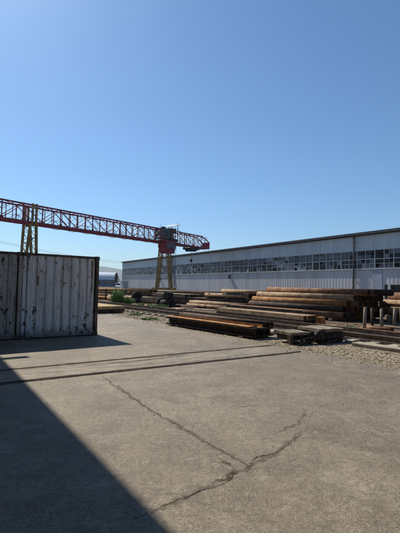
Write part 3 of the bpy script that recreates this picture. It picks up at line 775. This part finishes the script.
for P, lab in ((P1, 'crane runway rail under the near legs, behind the containers'), (P2, 'crane runway rail under the far legs, in front of the hall')):
    b = MB(); b.prism([(-.3,-.02),(.3,-.02),(.3,.03),(.04,.05),(.04,.15),(-.04,.15),(-.04,.05),(-.3,.03)], -45, 22)
    o = b.build('crane_rail', M['rust'], loc=P, rz=math.atan2(pd.y, pd.x)); tag(o, lab, 'rail', 'crane runway rails')

# ---------------------------------------------------------------- siding track on concrete sleepers
tn, tv, trz = frame(38)
T0 = Vector((5.4, 12.3, 0))                       # on the near rail
def rail_prof(b, x0, x1, y=0, z=0, mi=0):
    b.prism([(y-.065,z),(y+.065,z),(y+.065,z+.015),(y+.012,z+.03),(y+.012,z+.13),(y+.036,z+.14),(y+.036,z+.172),(y-.036,z+.172),(y-.036,z+.14),(y-.012,z+.13),(y-.012,z+.03),(y-.065,z+.015)], x0, x1, mi)
for off, lab in ((0, 'long siding rail on concrete sleepers, the one nearer the gravel'), (1.52, 'long siding rail on concrete sleepers, the one nearer the pipe stacks')):
    b = MB(); rail_prof(b, -42, 14, 0, .09); o = b.build('siding_rail', M['rail'], loc=T0+tv*off, rz=trz); tag(o, lab, 'rail', 'rails of the siding track')
rr = random.Random(21)
b = MB(); b.prism([(-.55,-.12),(2.1,-.12),(2.1,.05),(1.9,.085),(-.4,.085),(-.55,.05)], -.13, .13); sl0 = None
for i in range(66):
    x = 5.5-i*.66
    p = T0+tn*x
    if sl0 is None: o = sl0 = b.build('concrete_sleeper', M['concrete_pale'], loc=p, rz=trz)
    else: o = dup(sl0, p, trz+rr.uniform(-.02,.02), '')
    o.location.z = rr.uniform(-.015, .0)
    tag(o, 'pale concrete sleeper under the siding rails beside the gravel strip', 'sleeper', 'concrete sleepers of the siding track')
# loose concrete slabs lying in front of the near rail
slabs = [(3.9, 1.9, .42, 'pale concrete slab in front of the siding rail at the right edge of the photo'),
         (1.75, 1.8, .40, 'pale concrete slab by the siding rail, next left of the one at the right edge'),
         (-3.1, 1.7, .42, 'pale concrete slab left of the wheeled concrete block, by the siding rail'),
         (-5.0, 1.6, .40, 'pale concrete slab by the siding rail behind the end of the I-beam stack')]
for i, (x, L, w, lab) in enumerate(slabs):
    b = MB(); b.box(-L, 0, -w, 0, 0, .11, ch=.02); o = b.build('concrete_slab', M['concrete_pale'], loc=T0+tn*x-tv*.62+Vector((0,0,-.01)), rz=trz+rr.uniform(-.03,.03))
    tag(o, lab, 'slab', 'concrete slabs along the siding rail')
SLAB0 = None

# ---------------------------------------------------------------- stacks of pipes and beams
def xform(o, p, rz, roll): o.location = p; o.rotation_euler = (roll, 0, rz)
def pipe_stack(org, th, L, d, counts, mats, stackname, group, seed, end_jit=.25, z0=.12, t=.012, shift=None, sides=20):
    """pyramid of separate pipes; org is the front corner of the near end on the ground"""
    ax, vv, rz = frame(th); rr = random.Random(seed); r = d/2; protos = {}
    lev = ['bottom layer','second layer','third layer','fourth layer','top layer'] if len(counts) == 5 else ['bottom layer','second layer','third layer','top layer'] if len(counts) == 4 else ['bottom layer','middle layer','top layer'] if len(counts) == 3 else ['bottom layer','top layer']
    for k, n in enumerate(counts):
        for j in range(n):
            y = r+j*d*1.01+k*r; z = z0+r+k*d*.872
            m = mats[rr.choice(range(len(mats)))]
            if m not in protos:
                b = MB(); b.pipe(L, r, t, sides, 0, 1)
                protos[m] = b; me = None
                o = b.build('steel_pipe', [M[m], M['rust_dark']]); protos[m] = o
            else:
                o = protos[m].copy(); COL.objects.link(o)
            sx = (shift[k] if shift else 0)+rr.uniform(-end_jit, end_jit)
            o.location = org+ax*sx+vv*y+Vector((0,0,z-r)); o.rotation_euler = (0,0,rz+rr.uniform(-.006,.006))
            tag(o, '%s %s pipe from the track, %s of %s' % (ORD[j], 'tan' if m == 'rust_tan' else 'rusty', lev[k], stackname), 'pipe', group)
def bearer(org, th, xs, w, group, lab, m='wood', h=.12):
    ax, vv, rz = frame(th)
    for i, x in enumerate(xs):
        b = MB(); b.box(-.09, .09, -.15, w, -.02, h, ch=.01); o = b.build('timber_bearer', M[m], loc=org+ax*x, rz=rz)
        tag(o, lab % ORD[i], 'timber', group)

# large rusty pipes in front of the hall
oI = Vector((7.35, 20.0, 0))
pipe_stack(oI, 35.6, 7.1, .355, (11, 10, 8, 7, 6), ['rust','rust_dark','rust_tan','rust','rust_dark','rust_orange'], 'the large stack by the hall', 'pipes in the large stack', 31, .38, .10, .014, (0, -.1, .1, .5, 1.0), 22)
bearer(oI, 35.6, (-.7, -3.3, -6.0), 4.1, 'timber bearers under the large pipe stack', 'timber under the large pipe stack, %s from its dark open ends', h=.10)
# pipes behind the stakes at the right edge
oL = Vector((13.4, 16.3, 0))
pipe_stack(oL, 35.6, 6.2, .44, (6, 5, 4), ['rust_tan','rust','rust_tan'], 'the stack at the right edge', 'pipes at the right edge', 33, .15, .32, .014, (0, -.05, .1), 24)
bearer(oL, 35.6, (-.6, -3.1, -5.6), 2.8, 'timber bearers under the right edge pipes', 'timber under the pipe stack at the right edge, %s from its near end', h=.32)

# layered stack of thinner tan pipes left of the large stack, with battens between layers
oH = Vector((4.5, 27.2, 0)); axH, vvH, rzH = frame(36); rr = random.Random(44)
dH = .29; pz = .10
names = ['bottom layer','second layer','third layer','top layer']
shift = [-.5, -.3, -1.6, .5]; nH = [7, 7, 6, 5]; LH = [6.9, 6.9, 5.4, 5.4]
for k in range(4):
    for j in range(nH[k]):
        m = rr.choice(['rust_tan','rust_tan','rust','rust_dark']) if j else ['rust_tan','rust_dark','rust_tan','rust_tan'][k]
        b = MB(); b.pipe(LH[k], dH/2, .012, 16, 0, 1)
        o = b.build('thin_pipe', [M[m], M['rust_dark']], loc=oH+axH*(shift[k]+rr.uniform(-.12,.12))+vvH*(dH*(j+.5)*1.02)+Vector((0,0,pz)), rz=rzH+rr.uniform(-.004,.004))
        tag(o, 'thin tan pipe in the %s of the battened stack, %s from the track side' % (names[k], ORD[j]), 'pipe', 'thin pipes in the battened stack')
    for i, x in enumerate((-1.6, -4.0, -6.4)):
        b = MB(); b.box(-.05, .05, -.1, 2.15, -.06 if k else -.10, 0, ch=.006)
        o = b.build('timber_batten', M['wood'], loc=oH+axH*x+Vector((0,0,pz-.001)), rz=rzH)
        tag(o, 'timber batten under the %s of thin pipes, %s from the near end' % (names[k], ORD[i]), 'timber', 'battens in the thin pipe stack')
    pz += dH+.062
# long rusty sections on the far side, left of the thin pipes
oG = Vector((.55, 33.0, 0)); axG, vvG, rzG = frame(42); rr = random.Random(45)
def hollow(b, L, w, h, t, mi=0):
    o_ = [(-w/2,0),(w/2,0),(w/2,h),(-w/2,h)]; i_ = [(-w/2+t,t),(w/2-t,t),(w/2-t,h-t),(-w/2+t,h-t)]
    vs = [(x, y, z) for x in (-L, 0) for (y, z) in o_+i_]
    fs = []
    for i in range(4):
        j = (i+1) % 4
        fs += [(i, j, 8+j, 8+i), (4+j, 4+i, 12+i, 12+j), (i, 4+i, 4+j, j), (8+j, 12+j, 12+i, 8+i)]
    b.add(vs, fs, mi)
for k, (n, sh_, L) in enumerate(((6, 0, 9.0), (6, -.4, 8.6), (5, -2.6, 6.2))):
    for j in range(n):
        b = MB(); hollow(b, L, .33, .27, .014); m = ['rust','rust_dark','rust'][(j+k) % 3] if k < 2 else 'rust_tan'
        o = b.build('box_section', M[m], loc=oG+axG*(sh_+rr.uniform(-.25,.25))+vvG*(.18+.345*j)+Vector((0,0,.06+k*.275)), rz=rzG)
        tag(o, '%s box section, %s layer of the far stack before the crane, %s from front' % ('tan' if k == 2 else 'rust brown', ['bottom','middle','top'][k], ORD[j]), 'steel section', 'box sections in the far stack')
# dark red sections right behind them
oG2 = Vector((2.6, 36.0, 0)); rr = random.Random(46)
for k in range(3):
    for j in range(4):
        b = MB(); hollow(b, 6.0, .36, .33, .014)
        o = b.build('box_section', M['rust' if k != 1 else 'rust_dark'], loc=oG2+axG*rr.uniform(-.3,.3)+vvG*(.2+.37*j)+Vector((0,0,.05+k*.335)), rz=rzG)
        tag(o, 'dark red box section in the %s layer behind the thin pipes, %s from the front' % (['bottom','middle','top'][k], ORD[j]), 'steel section', 'dark red box sections')

pipe_stack(Vector((2.2, 42.0, 0)), 60, 12.5, .37, (5, 4, 3), ['rust','rust','rust_tan'], 'the low stack before the crane rail', 'pipes before the crane rail', 47, .5, .05, .014, (0, -.6, -.2), 14)
pipe_stack(Vector((2.9, 25.6, 0)), 37, 6.4, .25, (5, 4), ['rust_tan','rust','rust_tan'], 'the small stack before the battened one', 'small pipes before the battened stack', 48, .3, .06, .012, None, 14)
oM = Vector((5.3, 20.9, 0)); axM, vvM, rzM = frame(35.6); rr = random.Random(49)
for k in range(2):
    for j in range(3):
        b = MB(); b.prism([(-.14,0),(.14,0),(.14,.012),(-.128,.012),(-.128,.208),(.14,.208),(.14,.22),(-.14,.22)], -6.2, 0)
        o = b.build('steel_channel', M[['rust','rust_dark','rust_orange'][(j+k) % 3]], loc=oM+axM*rr.uniform(-.3,.3)+vvM*(.16+.29*j)+Vector((0,0,.03+k*.224)), rz=rzM)
        tag(o, 'rusty channel, %s row between square tubes and large pipes, %s from the track' % (['lower','upper'][k], ORD[j]), 'channel', 'channels before the large pipes')
# rusty pipes behind the weeds on the left
oA = Vector((-5.4, 38.8, 0))
pipe_stack(oA, 58, 10.5, .32, (6, 5, 4, 3), ['rust_orange','rust','rust_orange'], 'the stack beyond the weeds', 'rusty pipes beyond the weeds', 51, .5, .05, .012, None, 14)
# upright rusty stakes holding that stack
axA, vvA, rzA = frame(58)
for i in range(7):
    b = MB(); b.bar((0,0,-.1), (random.uniform(-.04,.04),0,1.12+random.uniform(-.12,.1)), .09); o = b.build('steel_stake', M['rust_dark'], loc=oA+axA*(-1.2-i*1.35)-vvA*.12, rz=rzA)
    tag(o, 'thin rusty stake standing against the stack beyond the weeds, %s from its right end' % ORD[i], 'stake', 'stakes against the rusty stack')
# long rust red pipes lying in front of the crane rail
rr = random.Random(52)
for i, (x, y, th, L, m, lab) in enumerate(((-.2, 44.5, 60, 12, 'rust', 'long rust red pipe lying on the ground before the far crane legs'),
        (3.0, 47.0, 55, 9, 'rust_tan', 'long tan pipe lying on the ground before the hall, right of the crane legs'),
        (-3.1, 34.5, 52, 7.5, 'rust_tan', 'tan pipe lying flat left of the far box section stack'))):
    ax, vv, rz = frame(th); b = MB(); b.pipe(L, .3, .015, 18, 0, 1); o = b.build('steel_pipe', [M[m], M['rust_dark']], loc=(x, y, 0), rz=rz); tag(o, lab, 'pipe')

# I-beam stack at the edge of the pavement
oE = Vector((1.70, 12.62, 0)); axE, vvE, rzE = frame(38.3)
HB, WB = .30, .36
def ibeam(b, L, w, h, tf=.03, tw=.02):
    b.prism([(-w/2,0),(w/2,0),(w/2,tf),(tw,tf+.02),(tw,h-tf-.02),(w/2,h-tf),(w/2,h),(-w/2,h),(-w/2,h-tf),(-tw,h-tf-.02),(-tw,tf+.02),(-w/2,tf)], -L, 0)
for j in range(3):
    b = MB(); ibeam(b, 5.0, WB, HB, .05); o = b.build('steel_beam', M['rust_dark'], loc=oE+vvE*(WB/2+j*(WB+.012))+axE*[0,.05,-.04][j]+Vector((0,0,.05)), rz=rzE)
    tag(o, 'dark rusty I-beam, %s in the bottom row of the stack at the pavement edge' % ORD[j], 'beam', 'I-beams at the pavement edge')
zb = .05+HB+.003
b = MB(); b.box(-4.95, -.12, 0, .28, 0, .045, ch=.008); o = b.build('steel_flat', M['rust_orange'], loc=oE+vvE*.015+Vector((0,0,zb)), rz=rzE+.003)
tag(o, 'bright orange rusted flat bar along the front edge of the I-beam stack', 'flat bar')
b = MB(); b.prism([(-.14,0),(.14,0),(.14,.09),(.127,.09),(.127,.013),(-.127,.013),(-.127,.09),(-.14,.09)], -4.8, 0); o = b.build('steel_channel', M['rust_orange'], loc=oE+vvE*.45+axE*-.06+Vector((0,0,zb)), rz=rzE-.004)
tag(o, 'rust brown channel lying open side up in the middle of the I-beam stack', 'channel')
for j, y in enumerate((.74, .93)):
    b = MB(); b.pipe(5.0, .085, .010, 18, 0, 1); o = b.build('steel_pipe', [M['rust_dark' if j == 0 else 'rust'], M['black']], loc=oE+vvE*y+axE*.04+Vector((0,0,zb)), rz=rzE+.004*j)
    tag(o, 'slim pipe on top of the I-beam stack, the %s one' % ('front' if j == 0 else 'rear'), 'pipe', 'slim pipes on the I-beam stack')
for i, x in enumerate((-.5, -4.2)):
    b = MB(); b.box(-.08, .08, -.02, 1.25, -.01, .05); o = b.build('timber_bearer', M['wood'], loc=oE+axE*x, rz=rzE); tag(o, 'timber under the I-beam stack at its %s end' % ('near' if i == 0 else 'far'), 'timber', 'timbers under the I-beam stack')

# rusty square tubes beyond the track, in front of the large pipe stack
oJ = Vector((4.75, 17.75, 0)); axJ, vvJ, rzJ = frame(35.5); rr = random.Random(61)
for k in range(2):
    for j in range(4):
        b = MB(); hollow(b, 6.4, .225, .2, .012); m = 'rust_tan' if k else ['rust_dark','rust'][j % 2]
        o = b.build('square_tube', M[m], loc=oJ+vvJ*(.12+.23*j)+axJ*rr.uniform(-.08,.08)+Vector((0,0,.02+k*.203)), rz=rzJ)
        tag(o, '%s square tube, %s row of the bundle before the large pipes, %s from track' % ('tan topped' if k else 'dark', 'top' if k else 'bottom', ORD[j]), 'tube', 'square tubes before the large pipes')
b = MB(); b.box(0, .34, 0, .3, 0, .33, ch=.02); b.box(.05, .29, .05, .25, .33, .36); o = b.build('steel_block', M['rust_orange'], loc=oJ+vvJ*1.0+axJ*-.1+Vector((0,0,0)), rz=rzJ+.3)
tag(o, 'small orange rusted steel block at the end of the square tube bundle', 'block')
# old rails lying in a heap between the track and the stakes
rr = random.Random(62)
for i, (off, x0, L, z) in enumerate(((1.95, 4.6, 7.4, 0), (2.2, 3.6, 6.2, 0), (2.75, 4.5, 7.0, -.06), (3.25, 4.0, 6.4, -.07))):
    b = MB(); rail_prof(b, -L, 0); o = b.build('scrap_rail', M[['rust_tan','rust','rail','rust_orange'][i]], loc=T0+tv*off+tn*x0+Vector((0,0,z-.01)), rz=trz+rr.uniform(-.012,.012))
    tag(o, 'rusty scrap rail lying loose beyond the siding track, %s' % ['nearest the track','second from the track','third from the track','farthest from the track'][i], 'rail', 'scrap rails beyond the siding')
# wooden stakes standing behind the scrap rails
for i, (x, y, h, r, lean, m, lab) in enumerate(((6.87,16.3,.92,.07,.05,'wood','pale wooden post standing nearest the track at the end of the large pipes'),
        (7.42,16.75,.86,.065,-.03,'rust_dark','thin dark post behind the front pale post'),
        (8.05,17.25,.82,.07,-.02,'wood','pale wooden post third from the track, before the dark pipe ends'),
        (9.25,18.55,.80,.075,.02,'wood','pale wooden post under the right edge pipes, left of a pair'),
        (9.7,18.75,.80,.075,-.02,'wood','pale wooden post under the right edge pipes, right of a pair'))):
    b = MB(); b.tube((0,0,-.1), (lean,0,h), r, 12, r2=r*.92); b.tube((lean,0,h), (lean*1.02,0,h+.02), r*.92, 12, r2=r*.7); o = b.build('wooden_post', M[m], loc=(x, y, 0)); tag(o, lab, 'post', 'posts at the ends of the pipe stacks')

# ochre topped timbers left, next to the container
oB = Vector((-5.75, 22.0, 0)); axB, vvB, rzB = frame(39); rr = random.Random(71)
for k in range(2):
    for j in range(5):
        b = MB(); b.box(-4.6, 0, 0, .34, 0, .17, ch=.008); o = b.build('timber_baulk', M['ochre' if k else 'rust_dark'], loc=oB+vvB*(.35*j)+axB*rr.uniform(-.06,.06)+Vector((0,0,.06+.173*k)), rz=rzB)
        tag(o, '%s timber baulk right of the container, %s layer, %s from the left' % ('ochre topped' if k else 'dark', 'top' if k else 'bottom', ORD[j]), 'timber', 'timber baulks by the container')
for i, x in enumerate((-.4, -4.0)):
    b = MB(); b.box(-.08, .08, -.05, 1.8, -.01, .06); o = b.build('timber_bearer', M['wood'], loc=oB+axB*x, rz=rzB); tag(o, 'timber bearer under the ochre timber baulks, at the %s end' % ('near' if i == 0 else 'far'), 'timber', 'bearers under the timber baulks')

# concrete topped scrap wheel sets on the gravel
bk = thing('scrap_bogie', 'scrap bogie lying on the gravel, black wheels and frame under two pale concrete tops', 'bogie', (2.78, 11.55, 0), math.atan2(.42, .9))
def lumpy(b, amp, seed):
    r2 = random.Random(seed); memo = {}
    for i, v in enumerate(b.v):
        k = tuple(round(c, 3) for c in v)
        if k not in memo: memo[k] = tuple(c+r2.uniform(-amp, amp) for c in v)
        b.v[i] = memo[k]
    return b
def slab_top(x0, x1, y0, y1, z0, z1, seed):
    b = MB(); nx, ny = 7, 6; top = [(x0+(x1-x0)*i/nx, y0+(y1-y0)*j/ny, z1) for j in range(ny+1) for i in range(nx+1)]
    lo = [(x, y, z0) for x, y, z in top]; N = len(top)
    f = [(j*(nx+1)+i, j*(nx+1)+i+1, (j+1)*(nx+1)+i+1, (j+1)*(nx+1)+i) for j in range(ny) for i in range(nx)]
    ring = [i for i in range(nx+1)]+[(j+1)*(nx+1)-1 for j in range(1, ny+1)]+[ny*(nx+1)+i for i in range(nx-1, -1, -1)]+[j*(nx+1) for j in range(ny-1, 0, -1)]
    side = [(ring[k], N+ring[k], N+ring[(k+1) % len(ring)], ring[(k+1) % len(ring)]) for k in range(len(ring))]
    b.add(top+lo, f+[tuple(N+q for q in reversed(g)) for g in f]+side); return lumpy(b, .009, seed)
slab_top(0, .72, .08, .95, .27, .35, 1).build('concrete_top', M['concrete_dull'], bk)
slab_top(1.02, 2.06, .06, 1.06, .34, .43, 2).build('concrete_top', M['concrete_dull'], bk)
b = MB(); b.box(.06, .66, .2, .9, .10, .268, ch=.02); lumpy(b, .012, 3).build('frame', M['scrap_dark'], bk)
b = MB(); b.box(1.16, 2.04, .08, 1.04, .0, .338, ch=.03); b.box(1.3, 1.36, .04, .1, .02, .33); b.box(1.62, 1.68, .04, .1, .02, .33); b.box(1.16, 2.04, .03, .1, .16, .21); lumpy(b, .01, 4).build('frame', M['scrap_dark'], bk)
b = MB(); b.box(.0, .10, .1, .3, .0, .3, ch=.02); b.bar((.02,.05,.12), (1.1,.02,.24), .05); b.bar((.36,.0,.02), (.46,.25,.3), .07); b.bar((.6,-.05,.03), (1.25,.04,.36), .05); b.bar((.15,-.1,.04), (.75,.1,.10), .06); b.bar((.9,-.15,.02), (1.6,-.02,.08), .05); lumpy(b, .006, 5).build('axle', M['rust_dark'], bk)
for x, r, y, a in ((.76, .17, .16, .35), (1.02, .20, .06, -.2)):
    b = MB(); d = Vector((math.sin(a), math.cos(a), .12)).normalized(); c = Vector((x, y, r*1.02))
    for (a0, a1, q) in ((-.08, .05, 1.0), (-.11, -.08, .78), (-.16, -.11, .34), (.05, .09, .85)): b.tube(c+d*a0, c+d*a1, r*q, 18)
    lumpy(b, .006, int(x*100)).build('wheel', M['scrap_dark'], bk)

# black scrap between the stacks
t1 = thing('scrap_valve', 'black scrap pipe fittings in a heap before the far box section stack', 'pipe fitting', (-2.5, 30.2, 0), rad(-40))
b = MB(); b.tube((-.75,0,.28), (.55,0,.28), .26, 18); b.tube((-.75,0,.28), (-.68,0,.28), .36, 18); b.tube((.48,0,.28), (.55,0,.28), .36, 18); b.build('barrel', M['black'], t1)
b = MB(); b.tube((.1,.05,.5), (.1,.05,.80), .2, 16); b.tube((.1,-.22,.86), (.1,.32,.86), .30, 18); b.build('branch', M['black'], t1)
b = MB(); b.box(.5,1.2,-.2,.3,0,.2,ch=.03); b.bar((.6,0,.2), (1.25,.1,.5), .14); b.build('foot', M['black'], t1)
t2 = thing('tyred_wheel', 'large black wheel with its tyre standing upright behind the weeds', 'wheel', (-5.75, 35.9, 0), rad(38))  # old upright tyre, its centre filled by a wheel disc
t2.scale = (.82, .82, .82)
b = MB(); rr = random.Random(3); N = 28; prof = [(.56,-.2),(.62,-.16),(.64,0),(.62,.16),(.56,.2),(.36,.17),(.34,0),(.36,-.17)]; vs = []
for i in range(N):
    a = 2*math.pi*i/N
    for (r_, y) in prof: vs.append((r_*math.cos(a), y, .63+r_*math.sin(a)))
b.add(vs, [(i*8+j, i*8+(j+1) % 8, ((i+1) % N)*8+(j+1) % 8, ((i+1) % N)*8+j) for i in range(N) for j in range(8)], 0, True); b.build('tread', M['rubber'], t2)
b = MB(); b.tube((0,-.1,.63), (0,.1,.63), .37, 24); b.tube((0,-.14,.63), (0,-.1,.63), .12, 12); b.build('wheel_disc', M['black'], t2)
t3 = thing('tyre_scrap', 'black tyre lying flat left of the upright wheel', 'tyre', (-6.75, 35.6, 0), 0)
b = MB(); b.add([(x, z-.63, y*.9+.2) for (x, y, z) in vs], [(i*8+j, i*8+(j+1) % 8, ((i+1) % N)*8+(j+1) % 8, ((i+1) % N)*8+j) for i in range(N) for j in range(8)], 0, True); b.build('tread', M['rubber'], t3)

# offcuts lying on the bare ground between the stacks
rr = random.Random(91)
kinds = ['short rusty pipe offcut','flat rusty plate offcut','pale splintered board']
spots = [(-.9,25.5,0,'left of the square tube bundle'),(.2,24.2,2,'beside the far end of the square tube bundle'),(.9,27.0,1,'before the left end of the battened stack'),
         (1.9,25.6,2,'between the battened stack and the square tubes'),(-1.6,28.0,1,'right of the black pipe fittings'),(-3.6,27.5,0,'beyond the siding, left of the black pipe fittings'),
         (-.4,29.6,2,'before the near end of the far box sections'),(2.6,23.6,0,'beyond the middle of the square tube bundle'),(5.9,17.2,1,'before the dark ends of the large stack'),(8.7,16.7,2,'among the posts at the right edge'),
         (7.7,15.6,0,'before the posts, beyond the scrap rails'),(-5.2,31.5,2,'left of the low weeds by the siding')]
for i, (x, y, k, where) in enumerate(spots):
    b = MB(); L = rr.uniform(.9, 2.2)
    if k == 0: b.pipe(L, rr.uniform(.07,.14), .01, 16, 0, 0)
    elif k == 1: lumpy(b.box(-L, 0, 0, rr.uniform(.4,.8), 0, .05, ch=.008), .012, i)
    else: lumpy(b.box(-L, 0, 0, rr.uniform(.16,.3), 0, .09, ch=.008), .01, i)
    o = b.build(['pipe_offcut','plate_offcut','old_board'][k], M[['rust','rust_tan','wood'][k]], loc=(x, y, -.02), rz=rad(-54)+rr.uniform(-.5,.5))
    tag(o, kinds[k]+' '+where, ['pipe','plate','board'][k])

# ---------------------------------------------------------------- weeds
def weed(x, y, rad_, h, n, seed, label):
    rr = random.Random(seed); b = MB()
    for i in range(n):
        a = rr.uniform(0, 6.28); r0 = rad_*rr.random()**.6; px, py = r0*math.cos(a), r0*math.sin(a)
        hh = h*rr.uniform(.45, 1)*(1-.45*(r0/rad_)); lx, ly = rr.gauss(0, .22)*hh, rr.gauss(0, .22)*hh
        if i % 3 == 0:
            w = .012*rr.uniform(.8, 2); d = rr.uniform(0, 3.14); cx, cy = w*math.cos(d), w*math.sin(d)
            b.add([(px-cx,py-cy,0),(px+cx,py+cy,0),(px+lx*.5+cx,py+ly*.5+cy,hh*.6),(px+lx*.5-cx,py+ly*.5-cy,hh*.6),(px+lx,py+ly,hh)], [(0,1,2,3),(3,2,4)])
        t = rr.uniform(.3, 1); c = Vector((px+lx*t, py+ly*t, hh*t)); s = rr.uniform(.03, .075)*(h/1.0)**.4
        u = Vector((rr.gauss(0,1), rr.gauss(0,1), rr.gauss(0,.6))).normalized(); v = u.orthogonal().normalized()
        b.add([c-u*s*1.4, c+v*s*.6, c+u*s*1.4, c-v*s*.6], [(0,1,2,3)])
    o = b.build('weed_clump', M['weed'], loc=(x, y, -.01)); tag(o, label, 'weeds', 'weeds among the stacks')
weed(-6.9, 33.0, .42, 1.6, 1300, 1, 'tall bright green weeds right of the container, before the rusty stack')
weed(-6.0, 33.4, .5, .8, 700, 2, 'low green weeds right of the tall weeds, before the upright wheel')
weed(-4.4, 30.5, .8, .32, 420, 3, 'low weeds spreading left of the black pipe fittings')
weed(-2.9, 29.6, .7, .34, 380, 4, 'low weeds at the foot of the black pipe fittings')
weed(-2.35, 19.0, .45, .16, 200, 5, 'small weeds on the gravel behind the far end of the I-beam stack')
weed(-3.5, 21.5, .4, .18, 160, 6, 'small weeds on the gravel near the pavement, left of the I-beam stack')
weed(6.0, 15.6, .25, .35, 90, 7, 'small tuft of weeds between the scrap rails and the front pale post')
weed(-4.9, 36.2, .5, .5, 300, 8, 'weeds right of the upright wheel')

# ---------------------------------------------------------------- far left background
hg = thing('arched_hangar', 'distant dark blue hangar with a pale arched roof', 'building', (-52, 218, 0), rad(16))
b = MB(); b.box(-40, 5.5, 0, 14, 0, 4.0); b.build('wall', M['hangar_blue'], hg)
b = MB(); n = 14; vs = []
for x in (-40.4, 6.0):
    for i in range(n+1):
        a = math.pi*i/n; vs.append((x, 7-7.6*math.cos(a), 3.9+4.3*math.sin(a)))
b.add(vs, [(i, i+1, n+2+i, n+1+i) for i in range(n)]+[tuple(range(n,-1,-1)), tuple(range(n+1, 2*n+2))], 0, False); b.build('roof', M['hangar_roof'], hg)
for i in range(4):
    b = MB(); b.box(-8+i*3.2, -6.2+i*3.2, -.08, -.02, 1.4, 2.8); b.build('window', M['glass_dark'], hg)
# small tree by the hall corner
tree = thing('small_tree', 'small narrow green tree left of the far end of the hall', 'tree', (-31.6, 148, 0))
b = MB(); rr = random.Random(8); b.tube((0,0,0), (.1,.1,2.0), .14, 8, r2=.1); b.tube((.1,.1,2.0), (0,0,5.2), .1, 8, r2=.03)
for i in range(12):
    z = 1.4+i*.3; a = rr.uniform(0, 6.28); l = rr.uniform(.6, 1.3)*(1-i*.055); b.tube((.05,.05,z), (l*math.cos(a), l*math.sin(a), z+l*.55), .045, 6, r2=.012)
b.build('trunk', M['bark'], tree)
b = MB()
for i in range(1500):
    z = 1.0+5.0*rr.random()**.85; R_ = 1.25*math.sin(min(1, (6.1-z)/3.2)*1.5)*(1 if z > 1.8 else .7); a = rr.uniform(0, 6.28); q = R_*rr.random()**.45
    lump = .7+.4*math.sin(a*3+z*2.1); c = Vector((q*lump*math.cos(a), q*lump*math.sin(a), z)); s = rr.uniform(.08, .17)
    u = Vector((rr.gauss(0,1), rr.gauss(0,1), rr.gauss(0,1))).normalized(); v = u.orthogonal().normalized()
    b.add([c-u*s, c+v*s*.7, c+u*s, c-v*s*.7], [(0,1,2,3)])
b.build('crown', M['leaf'], tree)
# white van parked below it
van = thing('parked_van', 'small white van parked below the small tree at the hall corner', 'van', (-27.9, 134, 0), rad(-80))
b = MB(); prof = [(-2.2,.35),(2.2,.35),(2.25,.95),(1.45,1.15),(.9,1.95),(-2.1,2.0),(-2.2,1.2)]
vs = [(x, y, z) for y in (-.85, .85) for (x, z) in prof]; n = len(prof)
b.add(vs, [(i, (i+1) % n, n+(i+1) % n, n+i) for i in range(n)]+[tuple(range(n-1,-1,-1)), tuple(range(n, 2*n))]); b.build('body', M['white_paint'], van)
b = MB(); b.add([(1.40,-.7,1.24),(1.40,.7,1.24),(1.0,.7,1.86),(1.0,-.7,1.86)], [(0,1,2,3)]); b.build('windscreen', M['glass_dark'], van)
for y in (-.87, .86):
    b = MB(); b.box(.1, 1.0, y-.005, y+.015, 1.2, 1.8); b.build('side_window', M['glass_dark'], van)
for x in (-1.4, 1.4):
    for y in (-.82, .82):
        b = MB(); b.tube((x, y-.1, .33), (x, y+.1, .33), .33, 16); b.build('wheel', M['rubber'], van)
kiosk = thing('utility_kiosk', 'pale grey utility kiosk against the far corner of the hall', 'kiosk', (-25.3, 131, 0), math.atan2(-HD.y, -HD.x))
b = MB(); b.box(-1.3, 1.3, -1.0, 1.0, 0, 2.6); b.build('wall', M['flash'], kiosk)
b = MB(); b.box(-1.45, 1.45, -1.15, 1.15, 2.602, 2.75); b.build('roof', M['white_paint'], kiosk)
b = MB(); b.box(-.45, .45, -1.04, -1.002, .1, 2.1); b.build('door', M['clad_up'], kiosk)

# faint overhead line from a pole outside the frame to the hall corner
pl = thing('power_line', 'thin overhead cables running from the left edge to the far corner of the hall', 'cable', (-52, 75, 0))
b = MB(); b.tube((0,0,0), (0,0,12.6), .16, 10, r2=.11); b.bar((-.9,0,12.2), (.9,0,12.2), .12); b.build('pole', M['wood'], pl)
for k, dx in enumerate((-.7, .7)):
    b = MB(); p, q = Vector((dx, 0, 12.3)), Vector((22.3+dx*.4, 75.2, 9.7+k*.5)); n = 24
    pts = [p.lerp(q, i/n)-Vector((0,0,2.2*4*(i/n)*(1-i/n)*.5)) for i in range(n+1)]
    for u, w in zip(pts, pts[1:]): b.tube(u, w, .028, 5)
    b.build('cable', M['dark_steel'], pl)

# ---------------------------------------------------------------- air
hz = bpy.data.materials.new('haze_air'); hz.use_nodes = True; t = hz.node_tree; t.nodes.clear()
pv = t.nodes.new('ShaderNodeVolumePrincipled'); pv.inputs['Color'].default_value = (.82,.94,1,1); pv.inputs['Density'].default_value = HAZE
pv.inputs['Anisotropy'].default_value = .2
ot = t.nodes.new('ShaderNodeOutputMaterial'); t.links.new(pv.outputs[0], ot.inputs['Volume'])
b = MB(); b.box(-6500, 6500, -300, 6500, -1.2, 330); stuff(b.build('haze', hz))
